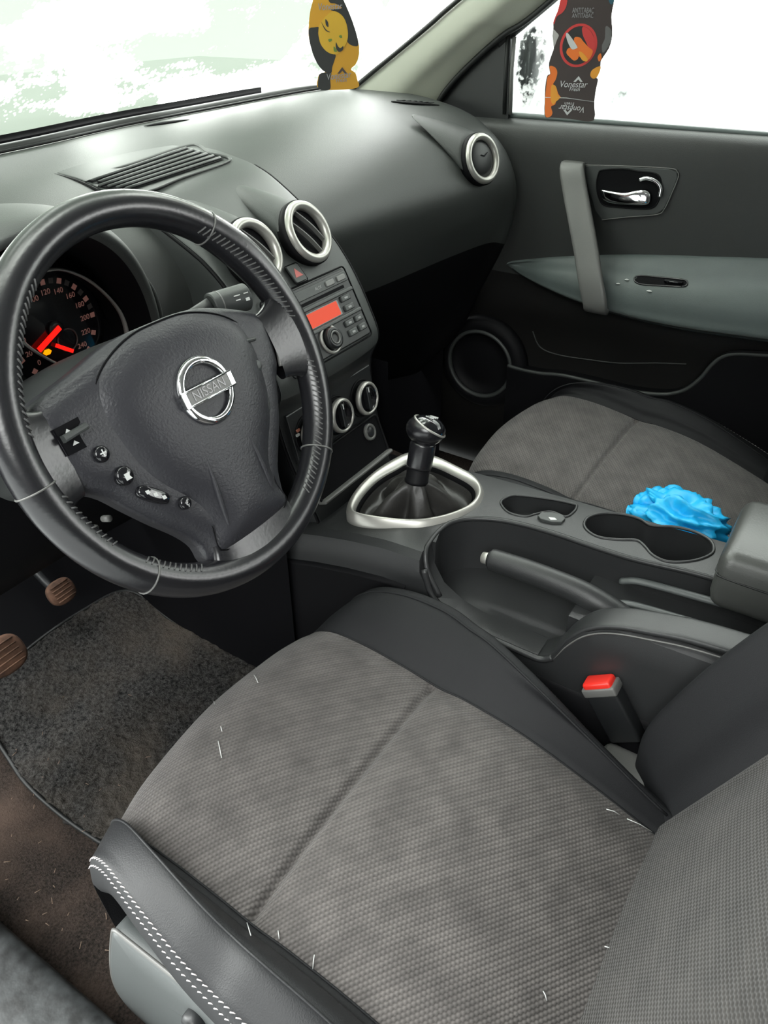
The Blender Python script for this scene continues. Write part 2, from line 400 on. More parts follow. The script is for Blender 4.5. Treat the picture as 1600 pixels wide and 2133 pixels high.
# ================================================================== DASHBOARD
dash=thing('dashboard','dark grey moulded dashboard sweeping across under the snowy windscreen','dashboard',(0,.45,.6))
PF=[  # x, profile (y,z) from windscreen base over the top and down to the footwell
 (-.78,[(.60,.845),(.48,.850),(.38,.845),(.32,.83),(.29,.80),(.28,.76),(.28,.70),(.28,.62),(.30,.52),(.36,.40),(.45,.30)]),
 (-.55,[(.63,.850),(.48,.852),(.38,.846),(.33,.83),(.31,.80),(.30,.76),(.30,.70),(.29,.62),(.30,.52),(.36,.40),(.45,.30)]),
 (-.30,[(.645,.853),(.50,.853),(.40,.845),(.33,.825),(.29,.795),(.27,.75),(.26,.69),(.26,.62),(.29,.52),(.36,.40),(.45,.30)]),
 (-.05,[(.655,.856),(.50,.856),(.40,.846),(.33,.822),(.27,.785),(.24,.74),(.235,.69),(.24,.62),(.27,.52),(.34,.40),(.43,.30)]),
 (.15,[(.66,.862),(.50,.863),(.40,.851),(.32,.826),(.255,.783),(.228,.74),(.236,.69),(.255,.62),(.29,.52),(.34,.40),(.42,.30)]),
 (.35,[(.645,.868),(.50,.869),(.39,.858),(.30,.832),(.235,.787),(.207,.74),(.215,.69),(.245,.61),(.29,.51),(.34,.39),(.40,.30)]),
 (.52,[(.615,.876),(.48,.877),(.37,.868),(.27,.843),(.202,.800),(.166,.750),(.168,.70),(.195,.63),(.245,.51),(.31,.39),(.38,.30)]),
 (.62,[(.59,.880),(.44,.880),(.34,.873),(.245,.853),(.178,.810),(.142,.760),(.136,.710),(.157,.64),(.205,.53),(.26,.40),(.33,.30)]),
 (.665,[(.57,.880),(.42,.880),(.33,.872),(.240,.850),(.175,.807),(.14,.757),(.130,.703),(.142,.63),(.190,.52),(.245,.40),(.335,.30)]),
 (.685,[(.57,.872),(.42,.872),(.34,.863),(.255,.840),(.195,.800),(.165,.757),(.155,.703),(.165,.63),(.21,.52),(.26,.40),(.345,.30)]),
]
G=[[A(x,y,z) for y,z in pf] for x,pf in PF]
DG=dense(G,170,120)
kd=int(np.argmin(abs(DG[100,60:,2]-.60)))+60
gridmesh('top_panel',DG[:,:kd+1],'dash',dash,flip=True); gridmesh('lower_panel',DG[:,kd:],'side',dash,flip=True)  # lower dash in a darker material, imitating the shade under the bulge
# dark seal and demister strip at the foot of the windscreen
edge=cr([A(x,pf[0][0],pf[0][1]+.003) for x,pf in PF[:-1]],60)
tube('windscreen_seal',edge+A(0,.005,-.0045),.0085,'rubber',dash,ns=8)
tube('demister_strip',edge+A(0,-.030,.000),.0045,'side',dash,ns=8,flat=.5)
def surf(x,y):
    """height of the dash top under (x,y)"""
    xs=DG[:,0,0]; i=int(np.argmin(abs(xs-x))); row=DG[i,:70]; j=int(np.argmin(abs(row[:,1]-y))); return row[j,2]
def onsurf(p):
    """where a sight line meets the dash top"""
    d=ray(*p); best=None
    for t in np.linspace(.9,2.2,900):
        q=CP+t*d
        if q[2]<surf(q[0],q[1]): return q
    return q
# demister slot lens: long thin dark slot
s0,s1=onsurf((300,264)),onsurf((395,250))
pts=[s0*(1-t)+s1*t for t in np.linspace(0,1,14)]
tube('demister_slot',[p+A(0,0,.001) for p in pts],[.001+.008*math.sin(PI*t) for t in np.linspace(0,1,14)],'deep',dash,ns=8,flat=.25,up=(0,0,1))
# small side-window demister grille at the far right of the dash top
a0,a1=onsurf((815,212)),onsurf((915,220))
vg=tube('demister_grille',[a0*(1-t)+a1*t+A(0,0,.001) for t in np.linspace(0,1,10)],[.002+.009*math.sin(PI*t) for t in np.linspace(0,1,10)],'side',dash,ns=8,flat=.3,up=(0,0,1))
for k in range(6):
    t=.2+.12*k; p=a0*(1-t)+a1*t; tube('grille_bar',[p+A(-.003,.008,.004),p+A(.004,-.008,.004)],.0008,'black',vg,ns=5)
# ------------------------------------------------------------------ centre stack
SP=[(.452,.852),(.41,.849),(.373,.842),(.335,.832),(.299,.819),(.246,.791),(.208,.767),(.177,.741),(.146,.701),(.120,.654),(.103,.61),(.116,.572),(.110,.52),(.092,.46),(.068,.405),(.055,.34),(.05,.12)]
SPd=cr([A(0,y,z) for y,z in SP],150)
T=np.gradient(SPd,axis=0); T/=np.linalg.norm(T,axis=1)[:,None]; NS=np.stack([0*T[:,0],T[:,2],-T[:,1]],1)  # outward
if NS[70][1]>0: NS=-NS
def hw(z): return (.1225+.014*min(1,max(0,(z-.77)/.07))) if z>.62 else (.1225-(.62-z)/.22*.022 if z>.40 else .1005)
cols=[(-1,-.09),(-1,-.05),(-1,-.012),(-.975,.001),(-.94,.005),(-.6,.009),(0,.011),(.6,.009),(.94,.005),(.975,.001),(1,-.012),(1,-.05),(1,-.09)]
SG=[]
for i in range(150):
    w=hw(SPd[i][2]); SG.append([SPd[i]+A(u*w,0,0)+NS[i]*(h-.004) for u,h in cols])
SG=[ [r for r in row] for row in SG]
SGd=np.array([cr(np.array(r),60) for r in SG])
kz=int(np.argmin(abs(SPd[:,2]-.598)))
stack=gridmesh('centre_panel',SGd[:kz+1],'stack',dash,flip=True); gridmesh('lower_fascia',SGd[kz:],'black',dash,flip=True)  # lower face coloured black to stand in for its weaker light
stack['label']='raised centre panel with vents, radio and dials'
for s in (-1,1):
    ln=[SPd[i]+A(s*hw(SPd[i][2]),0,0)+NS[i]*(-.002) for i in range(0,150,3)]
    tube('panel_edge',ln,.0022,'side',dash,ns=6)
# front edge of the raised hood panel
tube('panel_edge',[SPd[0]+A(u*.1225,0,0) for u in np.linspace(-1,1,12)],.002,'side',dash,ns=6)
def stk(x,z,h=0):
    """point on the stack face at height z"""
    i=int(np.argmin(abs(SPd[:,2]-z)+ (0 if z<.8 else 0))); return SPd[i]+A(x,0,0)+NS[i]*h,NS[i],T[i]
def sframe(x,z,h=.003):
    p,n,t=stk(x,z,h+.006); up=t if t[2]>0 else -t; return Fr(p,(1,0,0),up)
# speaker / demister grille on the hood top : five dark slots between fins
gc=[onsurf(p) for p in ((150,382),(398,305),(470,332),(270,385))]
yb,yf=.448,.352; grl=None
fgo=Fr(A(0,.40,.851),(1,0,0),(0,1,-.14))
def hoodz(y): return float(np.interp(-y,-SPd[:40,1],SPd[:40,2]))
V=[];F=[]
bpy.context.view_layer.update()
from mathutils.bvhtree import BVHTree
KB=BVHTree.FromPolygons([v.co[:] for v in stack.data.vertices],[p.vertices[:] for p in stack.data.polygons])
def kh(p,off):
    d=ray(*p); r=KB.ray_cast(Vector(CP),Vector(d)); q=np.array(r[0]); n=np.array(r[1]); n=n if n[2]>0 else -n; return q+n*off
Qx=[(160,386),(384,309),(468,333),(270,398)]
base=[kh(p,.0015) for p in Qx]
def lerp2(u,v): return (Qx[0][0]*(1-u)*(1-v)+Qx[1][0]*u*(1-v)+Qx[2][0]*u*v+Qx[3][0]*(1-u)*v, Qx[0][1]*(1-u)*(1-v)+Qx[1][1]*u*(1-v)+Qx[2][1]*u*v+Qx[3][1]*(1-u)*v)
gg=[[kh(lerp2(u,v),.0015) for u in np.linspace(0,1,12)] for v in np.linspace(0,1,8)]
grl=gridmesh('grille',gg,'deep',dash)
grl['label']='slatted black grille on the dash hood'
for k in range(6):
    tube('fin',[kh(lerp2(u,(k+.45)/6),.0022) for u in np.linspace(.01,.99,8)],.0026,'stack',grl,ns=6,flat=.8)
for k in range(9):
    u=.1+k*.1; tube('fin_web',[kh(lerp2(u,v),.0018) for v in (.03,.5,.97)],.0010,'side',grl,ns=5)
tube('grille_frame',cr([kh(p,.001) for p in ((144,386),(270,344),(396,304),(436,320),(478,336),(380,372),(280,405))],60,True),.0030,'dash',grl,ns=6,closed=True,flat=.6)
# ------------------------------------------------------------------ air vents
def vent(vc,n,tip,closed=False,lab=None,k_=.87):
    n=unit(n); ux=unit(np.cross(A(0,0,1),n)); ux=ux if ux[0]>0 else -ux; uy=np.cross(n,ux); uy=uy if uy[2]>0 else -uy
    vc=vc+n*.011; fr=Fr(vc,ux,uy); Rs=k_
    if fr.n@n<0: fr=Fr(vc,-ux,uy)
    v=mk('air_vent',*podgeo(vc,fr,tip),M['dash'],dash)
    if lab: v['label']=lab
    torus_ring('vent_ring',fr,.045*k_,[(-.0075,.002),(-.006,.0065),(-.002,.0095),(.002,.0085),(.0048,.004),(.0052,-.004),(-.007,-.004)],'silver',v)
    torus_ring('vent_collar',fr,.0475*k_,[(-.004,-.010),(.0045,-.014),(.0045,.001),(-.002,.003)],'side',v)
    if closed:
        dome('vent_flap',ell(0,0,.0385*k_,.0385*k_,48),fr,[(1,-.002),(.96,.001),(.75,.004),(.4,.0065),(.1,.007)],'black',v)
        tube('flap_tab',[fr(-.008,.006,.008),fr(0,.003,.0088),fr(.010,.008,.008)],.0009,'deep',v,ns=5)
    else:
        ring('vent_barrel',fr,[(ell(0,0,.038*k_,.038*k_,48),.003),(ell(0,0,.037*k_,.037*k_,48),-.028),(ell(0,0,.0375*k_,.0375*k_,48),-.028)],'deep',v,closed_sec=False)
        prism('vent_back',ell(0,0,.0378*k_,.0378*k_,40),fr,-.006,-.003,'deep',v)
        ca,sa=math.cos(-.95),math.sin(-.95); fo=fr; fr=Fr(fo.o,fo.x*ca+fo.y*sa,-fo.x*sa+fo.y*ca)
        for yy in (.012,-.009):
            w=math.sqrt((.0375*k_)**2-yy**2)
            P=[fr(-w+2*w*t,yy-.003*math.sin(PI*t)*0+.004*(1-2*t)*0,.003+.003*math.sin(PI*t)) for t in np.linspace(0,1,12)]
            V2=[];F2=[]
            for p in P: V2+= [p+fr.y*.0008,p+fr.y*.0008-fr.n*.006-fr.y*.001,p-fr.y*.0008-fr.n*.006-fr.y*.001,p-fr.y*.0008]
            for i in range(11):
                for k in range(4): F2.append((i*4+k,i*4+(k+1)%4,(i+1)*4+(k+1)%4,(i+1)*4+k))
            mk('slat',V2,F2,'strap',v,smooth=False)
    return v
def podgeo(vc,fr,tip):
    V=[];F=[];n=40;m=18
    for l in range(m):
        t=l/(m-1); r=.0450*max(1-t,0)**.62+.0006; c=vc-fr.n*.008+(tip-vc+fr.n*.008)*t
        # pod rises slightly above a straight line
        nn=unit(fr.n*(1-t)+A(0,-.5,.85)*t); x=fr.x; y=np.cross(nn,x)
        for k in range(n):
            a=2*PI*k/n; V.append(c+r*(math.cos(a)*x+math.sin(a)*y)+A(0,0,.004*math.sin(PI*t)))
    for l in range(m-1):
        for k in range(n): F.append((l*n+k,(l+1)*n+k,(l+1)*n+(k+1)%n,l*n+(k+1)%n))
    F.append(tuple(range(n))); return V,F
nv=(.04,-.87,.49)
vR=HY((640,484),.1745)-unit(nv)*.011; vL=A(-.064,vR[1],vR[2])
vent(vR,nv,A(vR[0]-.002,.335,.823),lab='silver-ringed air vent above the radio, passenger side')
vent(vL,nv,A(vL[0]+.004,.335,.823),lab='silver-ringed air vent above the radio, driver side')
vF=HY((1003,331),.160)-unit((-.22,-.92,.33))*.011
vent(vF,(-.22,-.92,.33),A(vF[0]-.045,.285,.862),True,lab='closed round air vent at the passenger end')
# ------------------------------------------------------------------ hazard switch, radio, dials, shelf
fh=sframe(-.002,.742)
pz=fh.loc((617,570)); fh2=Fr(fh(pz[0],pz[1],0),fh.x,fh.y)
hz_=prism('hazard_switch',rrect(0,0,.024,.026,.003),fh2,-.001,.0022,'stack',dash,ch=.001)
prism('warning_triangle',[(-.008,-.006),(.008,-.006),(0,.007)],fh2,.002,.0026,'hazard',hz_)
tube('switch_gap',[fh2(a,b,.0004) for a,b in rrect(0,0,.027,.029,.003)],.0007,'deep',hz_,ns=5,closed=True)
i0=int(np.argmin(abs(SPd[:,2]-.715))); i1=int(np.argmin(abs(SPd[:,2]-.615)))
rt,rb=SPd[i0],SPd[i1]; up=unit(rt-rb)
fr_=Fr((rt+rb)/2+A(0,0,0)+unit(np.cross(A(1,0,0),up))*.0065,(1,0,0),up)
if fr_.n[1]>0: fr_=Fr(fr_.o,(-1,0,0),up)
L=lambda p:fr_.loc(p,.004)
ra=prism('radio',rrect(0,0,.184,.102,.005),fr_,-.004,.004,'black',dash,ch=.002)
ra['label']='radio with orange display and round volume knob'
tube('radio_gap',[fr_(a,b,.0018) for a,b in rrect(0,0,.190,.108,.006)],.0012,'deep',ra,ns=6,closed=True)
def rp(px): return L(px)
prism('upper_strip',rrect(0,.040,.176,.014,.003),fr_,.004,.007,'stack',ra,ch=.001)
prism('disc_slot',rrect(0,.0275,.150,.0045,.001),fr_,.0035,.0046,'deep',ra)
prism('strip',rrect(0,.0205,.176,.0055,.002),fr_,.004,.0085,'stack',ra,ch=.0015)
dsp=prism('display_window',rrect(-.008,.004,.112,.023,.002),fr_,.004,.0052,'piano',ra,ch=.0006)
prism('lit_screen',rrect(-.008,.004,.104,.020,.002),fr_,.0052,.0056,'display',dsp)
prism('strip',rrect(0,-.0115,.176,.0055,.002),fr_,.004,.0085,'stack',ra,ch=.0015)
for k,(x,y,w,h) in enumerate([(.066,.012,.022,.009),(.066,-.002,.022,.009),(.052,-.022,.020,.009),(.076,-.022,.018,.009),(.052,-.036,.020,.010),(.076,-.036,.018,.010),(-.052,-.022,.02,.009),(-.076,-.022,.018,.009),(-.052,-.036,.02,.01),(-.076,-.036,.018,.01)]):
    b=prism('radio_button',rrect(x,y,w,h,.002),fr_,.004,.0075,'stack',ra,ch=.0015)
    prism('button_mark',rrect(x,y,w*.35,h*.3,.0008),fr_,.0075,.0077,'greyp',b)
for x in (.045,.072): 
    b=prism('radio_button',rrect(x,.040,.02,.008,.002),fr_,.007,.009,'strap',ra,ch=.001)
text('radio_lettering','CD',fr_,.008,'greyp',ra,h=.0072,cx=-.06,cy=.040); text('radio_lettering','AUX',fr_,.007,'greyp',ra,h=.0072,cx=.018,cy=.040)
kx,ky=0,-.030
kn=dome('volume_knob',ell(kx,ky,.0155,.0155,40),fr_,[(1,.004),(1,.014),(.93,.0165),(.6,.0165),(.55,.014),(.2,.014)],'black',ra)
torus_ring('knob_ring',fr_,.0185,[(-.002,.004),(-.001,.008),(.0015,.008),(.003,.004)],'silver',kn,c=(kx,ky))
torus_ring('knob_cap_ring',fr_,.008,[(-.0015,.014),(0,.0172),(.002,.0168)],'strap',kn,c=(kx,ky))
# heater panel
hc,hn,ht=stk(0,.527,.006); fhv=Fr(hc,(1,0,0),ht if ht[2]>0 else -ht)
hp_=prism('heater_panel',[(-.104,.042),(.104,.042),(.1,-.034),(-.1,-.034)],fhv,-.004,.003,'black',dash,ch=.002)
hp_['label']='black heater panel with three round dials'
for x in (-.068,0,.068):
    d=dome('heater_dial',ell(x,.0,.0225,.0225,44),fhv,[(1,.002),(.97,.016),(.88,.018),(.85,.012),(.2,.011)],'piano',hp_)
    torus_ring('dial_rim',fhv,.0235,[(-.0025,.012),(-.002,.0185),(.0005,.0190),(.0025,.0165),(.003,.011)],'silver',d,c=(x,0))
    torus_ring('dial_surround',fhv,.0285,[(-.002,.002),(-.001,.0055),(.001,.005),(.002,.002)],'side',d,c=(x,0))
    prism('dial_grip',rrect(x,0,.007,.038,.003),fhv,.011,.020,'black',d,ch=.002)
    prism('dial_pointer',rrect(x,.014,.002,.008,.0008),fhv,.020,.0203,'white',d)
for t,mt in ((2.55,'pinkdial'),(2.8,'white')):
    prism('warm_mark',rrect(-.068+.0265*math.cos(t),.0265*math.sin(t),.007,.004,.001),fhv,.0045,.0062,mt,hp_)
tube('cool_mark',[fhv(-.068+.0265*math.cos(t),.0265*math.sin(t),.0058) for t in np.linspace(3.5,4.6,14)],.0011,'blue',hp_,ns=6)
for x in (-.034,.034):
    prism('heater_button',rrect(x,-.018,.014,.008,.002),fhv,.003,.006,'stack',hp_,ch=.001)
# storage recess with lip and 12 V socket
rc,rn,rtg=stk(0,.452,.006); fs=Fr(rc,(1,0,0),rtg if rtg[2]>0 else -rtg)
sh=prism('storage_recess',rrect(0,0.002,.180,.062,.008),fs,-.003,.006,'deep',dash)
tube('recess_frame',[fs(a,b,.006) for a,b in rrect(0,.002,.184,.066,.009)],.0022,'side',sh,ns=8,closed=True)
prism('shelf_lip',rrect(0,-.030,.184,.006,.002),fs,.0,.016,'strap',sh,ch=.003)
so=torus_ring('socket_ring',fs,.012,[(-.004,.005),(-.003,.010),(.001,.010),(.002,.005)],'strap',sh,c=(.062,.016))
dome('socket_cap',ell(.062,.016,.0085,.0085,24),fs,[(1,.005),(.95,.010),(.5,.0115)],'black',so)
for s in (-1,1):
    gridmesh('tunnel_panel',[[A(s*.142,y,z) for z in np.linspace(.03,.56,8)] for y in np.linspace(.10,.78,12)],'deep',dash)
# ------------------------------------------------------------------ instrument hood and dials
hx0=-.392
def arch(w,ztop,zb,y,n=40,e=2.4,xo=0):
    out=[]
    for i in range(n):
        a=PI*i/(n-1); c,s=math.cos(a),math.sin(a)
        out.append(A(hx0+xo-w*math.copysign(abs(c)**(2/e),c),y(s) if callable(y) else y,zb+(ztop-zb)*abs(s)**(2/e)))
    return np.array(out)
hood=thing('instrument_hood','arched binnacle hood with speedometer behind the steering wheel','instruments',(hx0,.2,.75))
rows=[arch(.330,.852,.66,.40,e=2.2),arch(.285,.868,.66,.32,e=2.2),arch(.225,.882,.66,lambda s:.262-.03*s,e=2.2),arch(.178,.886,.66,lambda s:.212-.045*s,e=2.2),arch(.160,.882,.66,lambda s:.190-.05*s,e=2.2),
      arch(.153,.874,.66,lambda s:.186-.05*s,e=2.2),arch(.150,.868,.66,lambda s:.192-.045*s,e=2.2)]
HG=dense(rows,60,120); gridmesh('hood_shell',HG,'dash',hood,flip=False)
rows=[arch(.150,.868,.66,lambda s:.192-.045*s,e=2.2),arch(.146,.855,.66,.225,e=2.2),arch(.142,.840,.66,.275,e=2.2)]
gridmesh('hood_lining',dense(rows,20,120),'deep',hood)
bp=arch(.150,.845,.655,.272,e=2.2); V=list(bp)+[A(hx0,.272,.72)]
mk('back_panel',V,[(i,i+1,len(V)-1) for i in range(len(bp)-1)]+[(len(bp)-1,0,len(V)-1)],'deep',hood,smooth=False)
# pale lip trim inside the hood
fg=Fr(A(hx0,.245,.745),(1,0,0),(0,.22,.975))
lipP=[HY(p,.192) for p in ((205,520),(225,530),(255,543),(285,563),(315,603),(331,650),(334,690))]
tube('hood_trim',cr(lipP,30),.0052,'dash',hood,ns=8,flat=.6)
# dials
def dial(cx_px,plane_y,name):
    pass
def gpt(p,y=.222): return HY(p,y)
bez=[(17,640),(25,608),(50,578),(90,561),(131,559),(180,578),(222,612),(252,650),(266,692),(262,730),(236,762),(190,776),(140,768),(95,748),(48,716),(24,680)]
BZ=cr(np.array([gpt(p) for p in bez]),72,True); BC=BZ.mean(axis=0)
sg=mk('speedometer',*(lambda n:( [p for p in BZ+A(0,.028,0)]+[BC+A(0,.028,0)], [(i,(i+1)%n,n) for i in range(n)]))(len(BZ)),M['piano'],hood,smooth=False)
def band(name,P,Q,mat,par):
    n=len(P); return mk(name,list(P)+list(Q),[(i,(i+1)%n,n+(i+1)%n,n+i) for i in range(n)],mat,par)
inn=BC+(BZ-BC)*.93
band('dial_wall',inn+A(0,.001,0),BC+(BZ-BC)*.97+A(0,.029,0),'deep',sg)
V,F=join_geo([])
bz=ring('chrome_bezel',Fr(BC,(1,0,0),(0,0,1)),[([(float(q[0]),float(q[2])) for q in (BZ-BC)*s],h) for s,h in ((1.0,-.002),(1.0,.002),(.98,.0045),(.955,.0035),(.94,-.001))],'silver',sg)
pv=HY((113,685),.245); fd=Fr(pv+A(0,-.0005,0),(1,0,0),(0,0,1))
mk('dial_face',[fd(a,b,0) for a,b in ell(0,0,.064,.064,60)]+[fd(0,0,0)],[(i,(i+1)%60,60) for i in range(60)],'piano',sg,smooth=False)
RN=.049
nums=[0,20,40,60,80,100,120,140,160,180,200,220,240]
for k in range(25):
    a=math.radians(225-270*k/24); r=RN+.004
    q=[(-.0028,-.0030),(.0028,-.0030),(.0028,.0030),(-.0028,.0030)]; c,s=math.cos(a-PI/2),math.sin(a-PI/2)
    if k%2==0 or 6<k<20:
        prism('dial_mark',[(r*math.cos(a)+u*c-v*s,r*math.sin(a)+u*s+v*c) for u,v in q],fd,0,.0005,'numeral' if k%2==0 else 'numdim',sg)
    if k%2==0: text('dial_numeral',str(nums[k//2]),fd,.0085,'numeral',sg,h=.0006,cx=(RN-.007)*math.cos(a),cy=(RN-.007)*math.sin(a))
tip=fd.loc((75,728)); tp=(tip[0],tip[1]); dn=unit(A(*tp)); nn=A(-dn[1],dn[0]); e=A(*tp)*1.0
ne=prism('speed_needle',[tuple(-dn*.004+nn*.0028),tuple(e+nn*.0028),tuple(e-nn*.0028),tuple(-dn*.004-nn*.0028)],fd,.004,.0062,'redlit',sg)
dome('needle_hub',ell(0,0,.009,.009,24),fd,[(1,.001),(1,.004),(.6,.0042)],'black',sg)
am=fd.loc((97,733)); prism('fuel_lamp',ell(am[0],am[1],.0055,.0035,6),fd,.001,.002,'amber',sg)
sm=fd.loc((140,708)); torus_ring('small_gauge_ring',fd,.013,[(-.001,.001),(0,.0022),(.001,.001)],'numdim',sg,c=sm,n=32)
a0=fd.loc((112,718)); a1=fd.loc((148,730)); d_=unit(A(*a1)-A(*a0)); n_=A(-d_[1],d_[0])
prism('small_needle',[tuple(A(*a0)+n_*.0022),tuple(A(*a1)+n_*.0022),tuple(A(*a1)-n_*.0022),tuple(A(*a0)-n_*.0022)],fd,.003,.0045,'redlit',sg)
# second dial, mostly beyond the frame
fd2=Fr(fd(-.150,0,-.004),(1,0,0),(0,0,1))
tg=mk('rev_counter',[fd2(a,b,0) for a,b in ell(0,0,.062,.055,60)]+[fd2(0,0,0)],[(i,(i+1)%60,60) for i in range(60)],'piano',hood,smooth=False)
torus_ring('chrome_bezel',fd2,.064,[(-.002,0),(-.001,.012),(.002,.012),(.003,0)],'chrome',tg,ry=.86)
for k in range(9):
    a=math.radians(225-270*k/8); text('dial_numeral',str(k),fd2,.010,'numeral',tg,h=.001,cx=.045*math.cos(a),cy=.041*math.sin(a))
om=fd2.loc((5,736)); prism('lamp',ell(om[0],om[1],.007,.004,8),fd2,.001,.002,'pinkdial',tg)
# clear lens over the dials, tilted
lz=Fr(A(hx0+.09,.205,.745),(1,0,0),(0,.30,.95))
# ------------------------------------------------------------------ windscreen, pillars, seals, roof
EV=cr([A(-.78,.60,.852),A(-.55,.635,.856),A(-.30,.652,.859),A(-.05,.662,.862),A(.15,.667,.868),A(.35,.652,.874),A(.52,.622,.882),A(.62,.597,.886),A(.70,.53,.888)],60)
sl=unit(A(0,-.83,.56))
def screen(off,name,mat,th=0):
    top=np.array([A(p[0]*.86,.01+.0*p[0],1.28) for p in EV])
    G=np.array([[EV[j]*(1-t)+top[j]*t+A(0,off*.56+.05*math.sin(PI*t),off*.83+.035*math.sin(PI*t)) for j in range(60)] for t in np.linspace(0,1,26)])
    return gridmesh(name,G,mat)
gl=screen(.004,'window_1','glass'); struct(gl,'curved windscreen glass with snow lying on it')
sn=screen(.013,'windscreen_snow','snowW'); tag(sn,'thin uneven layer of snow and ice lying on the windscreen','snow'); sn['kind']='stuff'
from mathutils.bvhtree import BVHTree
def bvh(o):
    dg=bpy.context.evaluated_depsgraph_get(); bpy.context.view_layer.update()
    return BVHTree.FromPolygons([v.co[:] for v in o.data.vertices],[p.vertices[:] for p in o.data.polygons])
def hit(b,p,off=0):
    d=ray(*p); r=b.ray_cast(Vector(CP),Vector(d))
    if r[0] is None: return None
    n=np.array(r[1]); n=-n if n@d>0 else n
    return np.array(r[0])+n*off
# ================================================================== PILLAR, SIDE WINDOW, DOOR
pl=HX((740,188),.66)
pil_l=[HX(p,.655) for p in ((700,214),(740,188),(790,147),(850,98),(905,52),(965,0))]; dirl=pil_l[-1]-pil_l[1]; pil_l.append(pil_l[-1]+dirl*1.2)
pil_r=[HX(p,.70) for p in ((905,235),(915,205),(945,165),(995,115),(1050,68),(1130,12))]; pil_r.append(pil_r[-1]+(pil_r[-1]-pil_r[1])*1.2)
PG=[]
for a,b in zip(pil_l,pil_r):
    m=(a+b)/2+A(-.022,-.012,0); PG.append([a+A(.02,.03,0),a,a*.72+b*.28+A(-.016,-.008,.0),m,a*.3+b*.7+A(-.017,-.006,0),b+A(-.004,0,0),b+A(.02,0,0)])
ap=gridmesh('trim_1',dense(PG,50,40),'pillar',flip=True); struct(ap,'pale moulded trim of the windscreen pillar')
pe=tube('pillar_seal',cr([p+A(-.004,.004,.003) for p in pil_l],40),.0045,'rubber',ap,ns=8)
pe=tube('pillar_seal',cr([p+A(-.004,-.003,-.002) for p in pil_r],40),.0055,'rubber',ap,ns=8)
# passenger door
door=thing('car_door','closed passenger door with dark grey vinyl panel and pale armrest','car door',(.70,-.1,.45))
ys=np.linspace(.60,-1.15,60)
prof=[(.735,.02),(.715,.10),(.70,.20),(.70,.32),(.70,.42),(.695,.48),(.700,.54),(.697,.60),(.693,.68),(.69,.75),(.688,.80),(.690,.826),(.697,.838),(.712,.845),(.735,.847)]
def beltz(y): return -.004*math.sin((y+.3)*2)
G=[]
for x,z in prof: G.append([A(x,y,z+(beltz(y) if z>.7 else 0)) for y in ys])
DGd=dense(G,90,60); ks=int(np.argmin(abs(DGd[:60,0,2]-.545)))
dp=gridmesh('door_panel',DGd[ks:],'door',door,flip=True); dlo=gridmesh('lower_panel',DGd[:ks+1],'lower',door,flip=True); DB=bvh(dlo)  # hard black lower plastic, its dark tone also standing in for armrest shade
# window belt seal
tube('belt_seal',[A(.722,y,.8465) for y in ys[12:]],.005,'armrest',door,ns=8)
# sail panel (black triangle) and window channel
sp=[HX(p,.708) for p in ((900,252),(905,222),(922,195),(960,150),(1010,105),(1052,72),(1064,66),(1060,150),(1058,258),(1000,258))]
V=[];n=len(sp)
for q in sp: V.append(q)
for q in sp: V.append(q+A(.012,0,0))
mk('sail_panel',V,[tuple(range(n))[::-1],tuple(range(n,2*n))]+[(i,(i+1)%n,n+(i+1)%n,n+i) for i in range(n)],'black',door,smooth=False)
tube('window_channel',[HX((1050,238),.706),HX((1053,150),.706),HX((1058,72),.706)],.0035,'rubber',door,ns=8)
tube('window_channel',[HX((1063,238),.712),HX((1066,150),.712),HX((1072,76),.712)],.0042,'strap',door,ns=8)
fp=[HX(p,.715) for p in ((1040,92),(1072,62),(1150,-4))]; fp.append(fp[-1]+(fp[-1]-fp[0])*1.0); fp+= [A(.705,-.20,1.22),A(.70,-.9,1.24)]
tube('window_frame',cr(fp,40),.010,'rubber',door,ns=10)
# side glass + snow
gy=[.33,.185,.0,-.3,-.7,-1.1]
def sideglass(off,name,mat):
    G=[[A(.725+off-.02*t*t,y-.0*t,.84+t*.41) for y in np.linspace(.30,-1.1,30)] for t in np.linspace(0,1,12)]
    return gridmesh(name,G,mat)
g2=sideglass(0,'window_2','glass'); struct(g2,'passenger door window glass covered in snow')
s2=sideglass(.012,'window_snow','snowS'); tag(s2,'bright layer of snow covering the passenger door window','snow'); s2['kind']='stuff'
# exterior mirror seen dimly through the snow
mr=thing('door_mirror','dark exterior mirror housing seen through the snowy passenger window','mirror',(.80,.24,.90))
mc=HX((1103,125),.80); fm=Fr(mc,(0,-1,0),(0,0,1))
dome('mirror_housing',ell(0,0,.024,.062,32,p=2.6),fm,[(1,-.09),(1.0,0),(.92,.02),(.6,.032),(.2,.036)],'paint',mr)
tube('mirror_foot',[fm(0,-.05,-.02),fm(0,-.09,.02)],.012,'black',mr,ns=8)
# armrest
AS=[(.150,.569,.566,.002),(.135,.575,.561,.012),(.10,.584,.553,.026),(.05,.596,.545,.042),(-.02,.610,.535,.056),(-.12,.627,.528,.068),(-.24,.642,.528,.075),(-.38,.658,.537,.080),(-.55,.668,.545,.082),(-.80,.67,.55,.082),(-1.1,.67,.55,.08)]
G=[]
for y,zt,zb,p in AS:
    h=zt-zb; x0=.702
    G.append([A(x0,y,zt+.002),A(x0-.012,y,zt-.001),A(x0-p*.45,y,zt-h*.17),A(x0-p*.8,y,zt-h*.36),A(x0-p*.97,y,zt-h*.60),A(x0-p,y,zb+h*.16),A(x0-p*.97,y,zb),A(x0-p*.6,y,zb-h*.12),A(x0-.005,y,zb-h*.25),A(x0+.004,y,zb-h*.25)])
ar=gridmesh('armrest',dense(G,110,70),'armrest',door); ar['label']='pale grey armrest'; AB=bvh(ar)
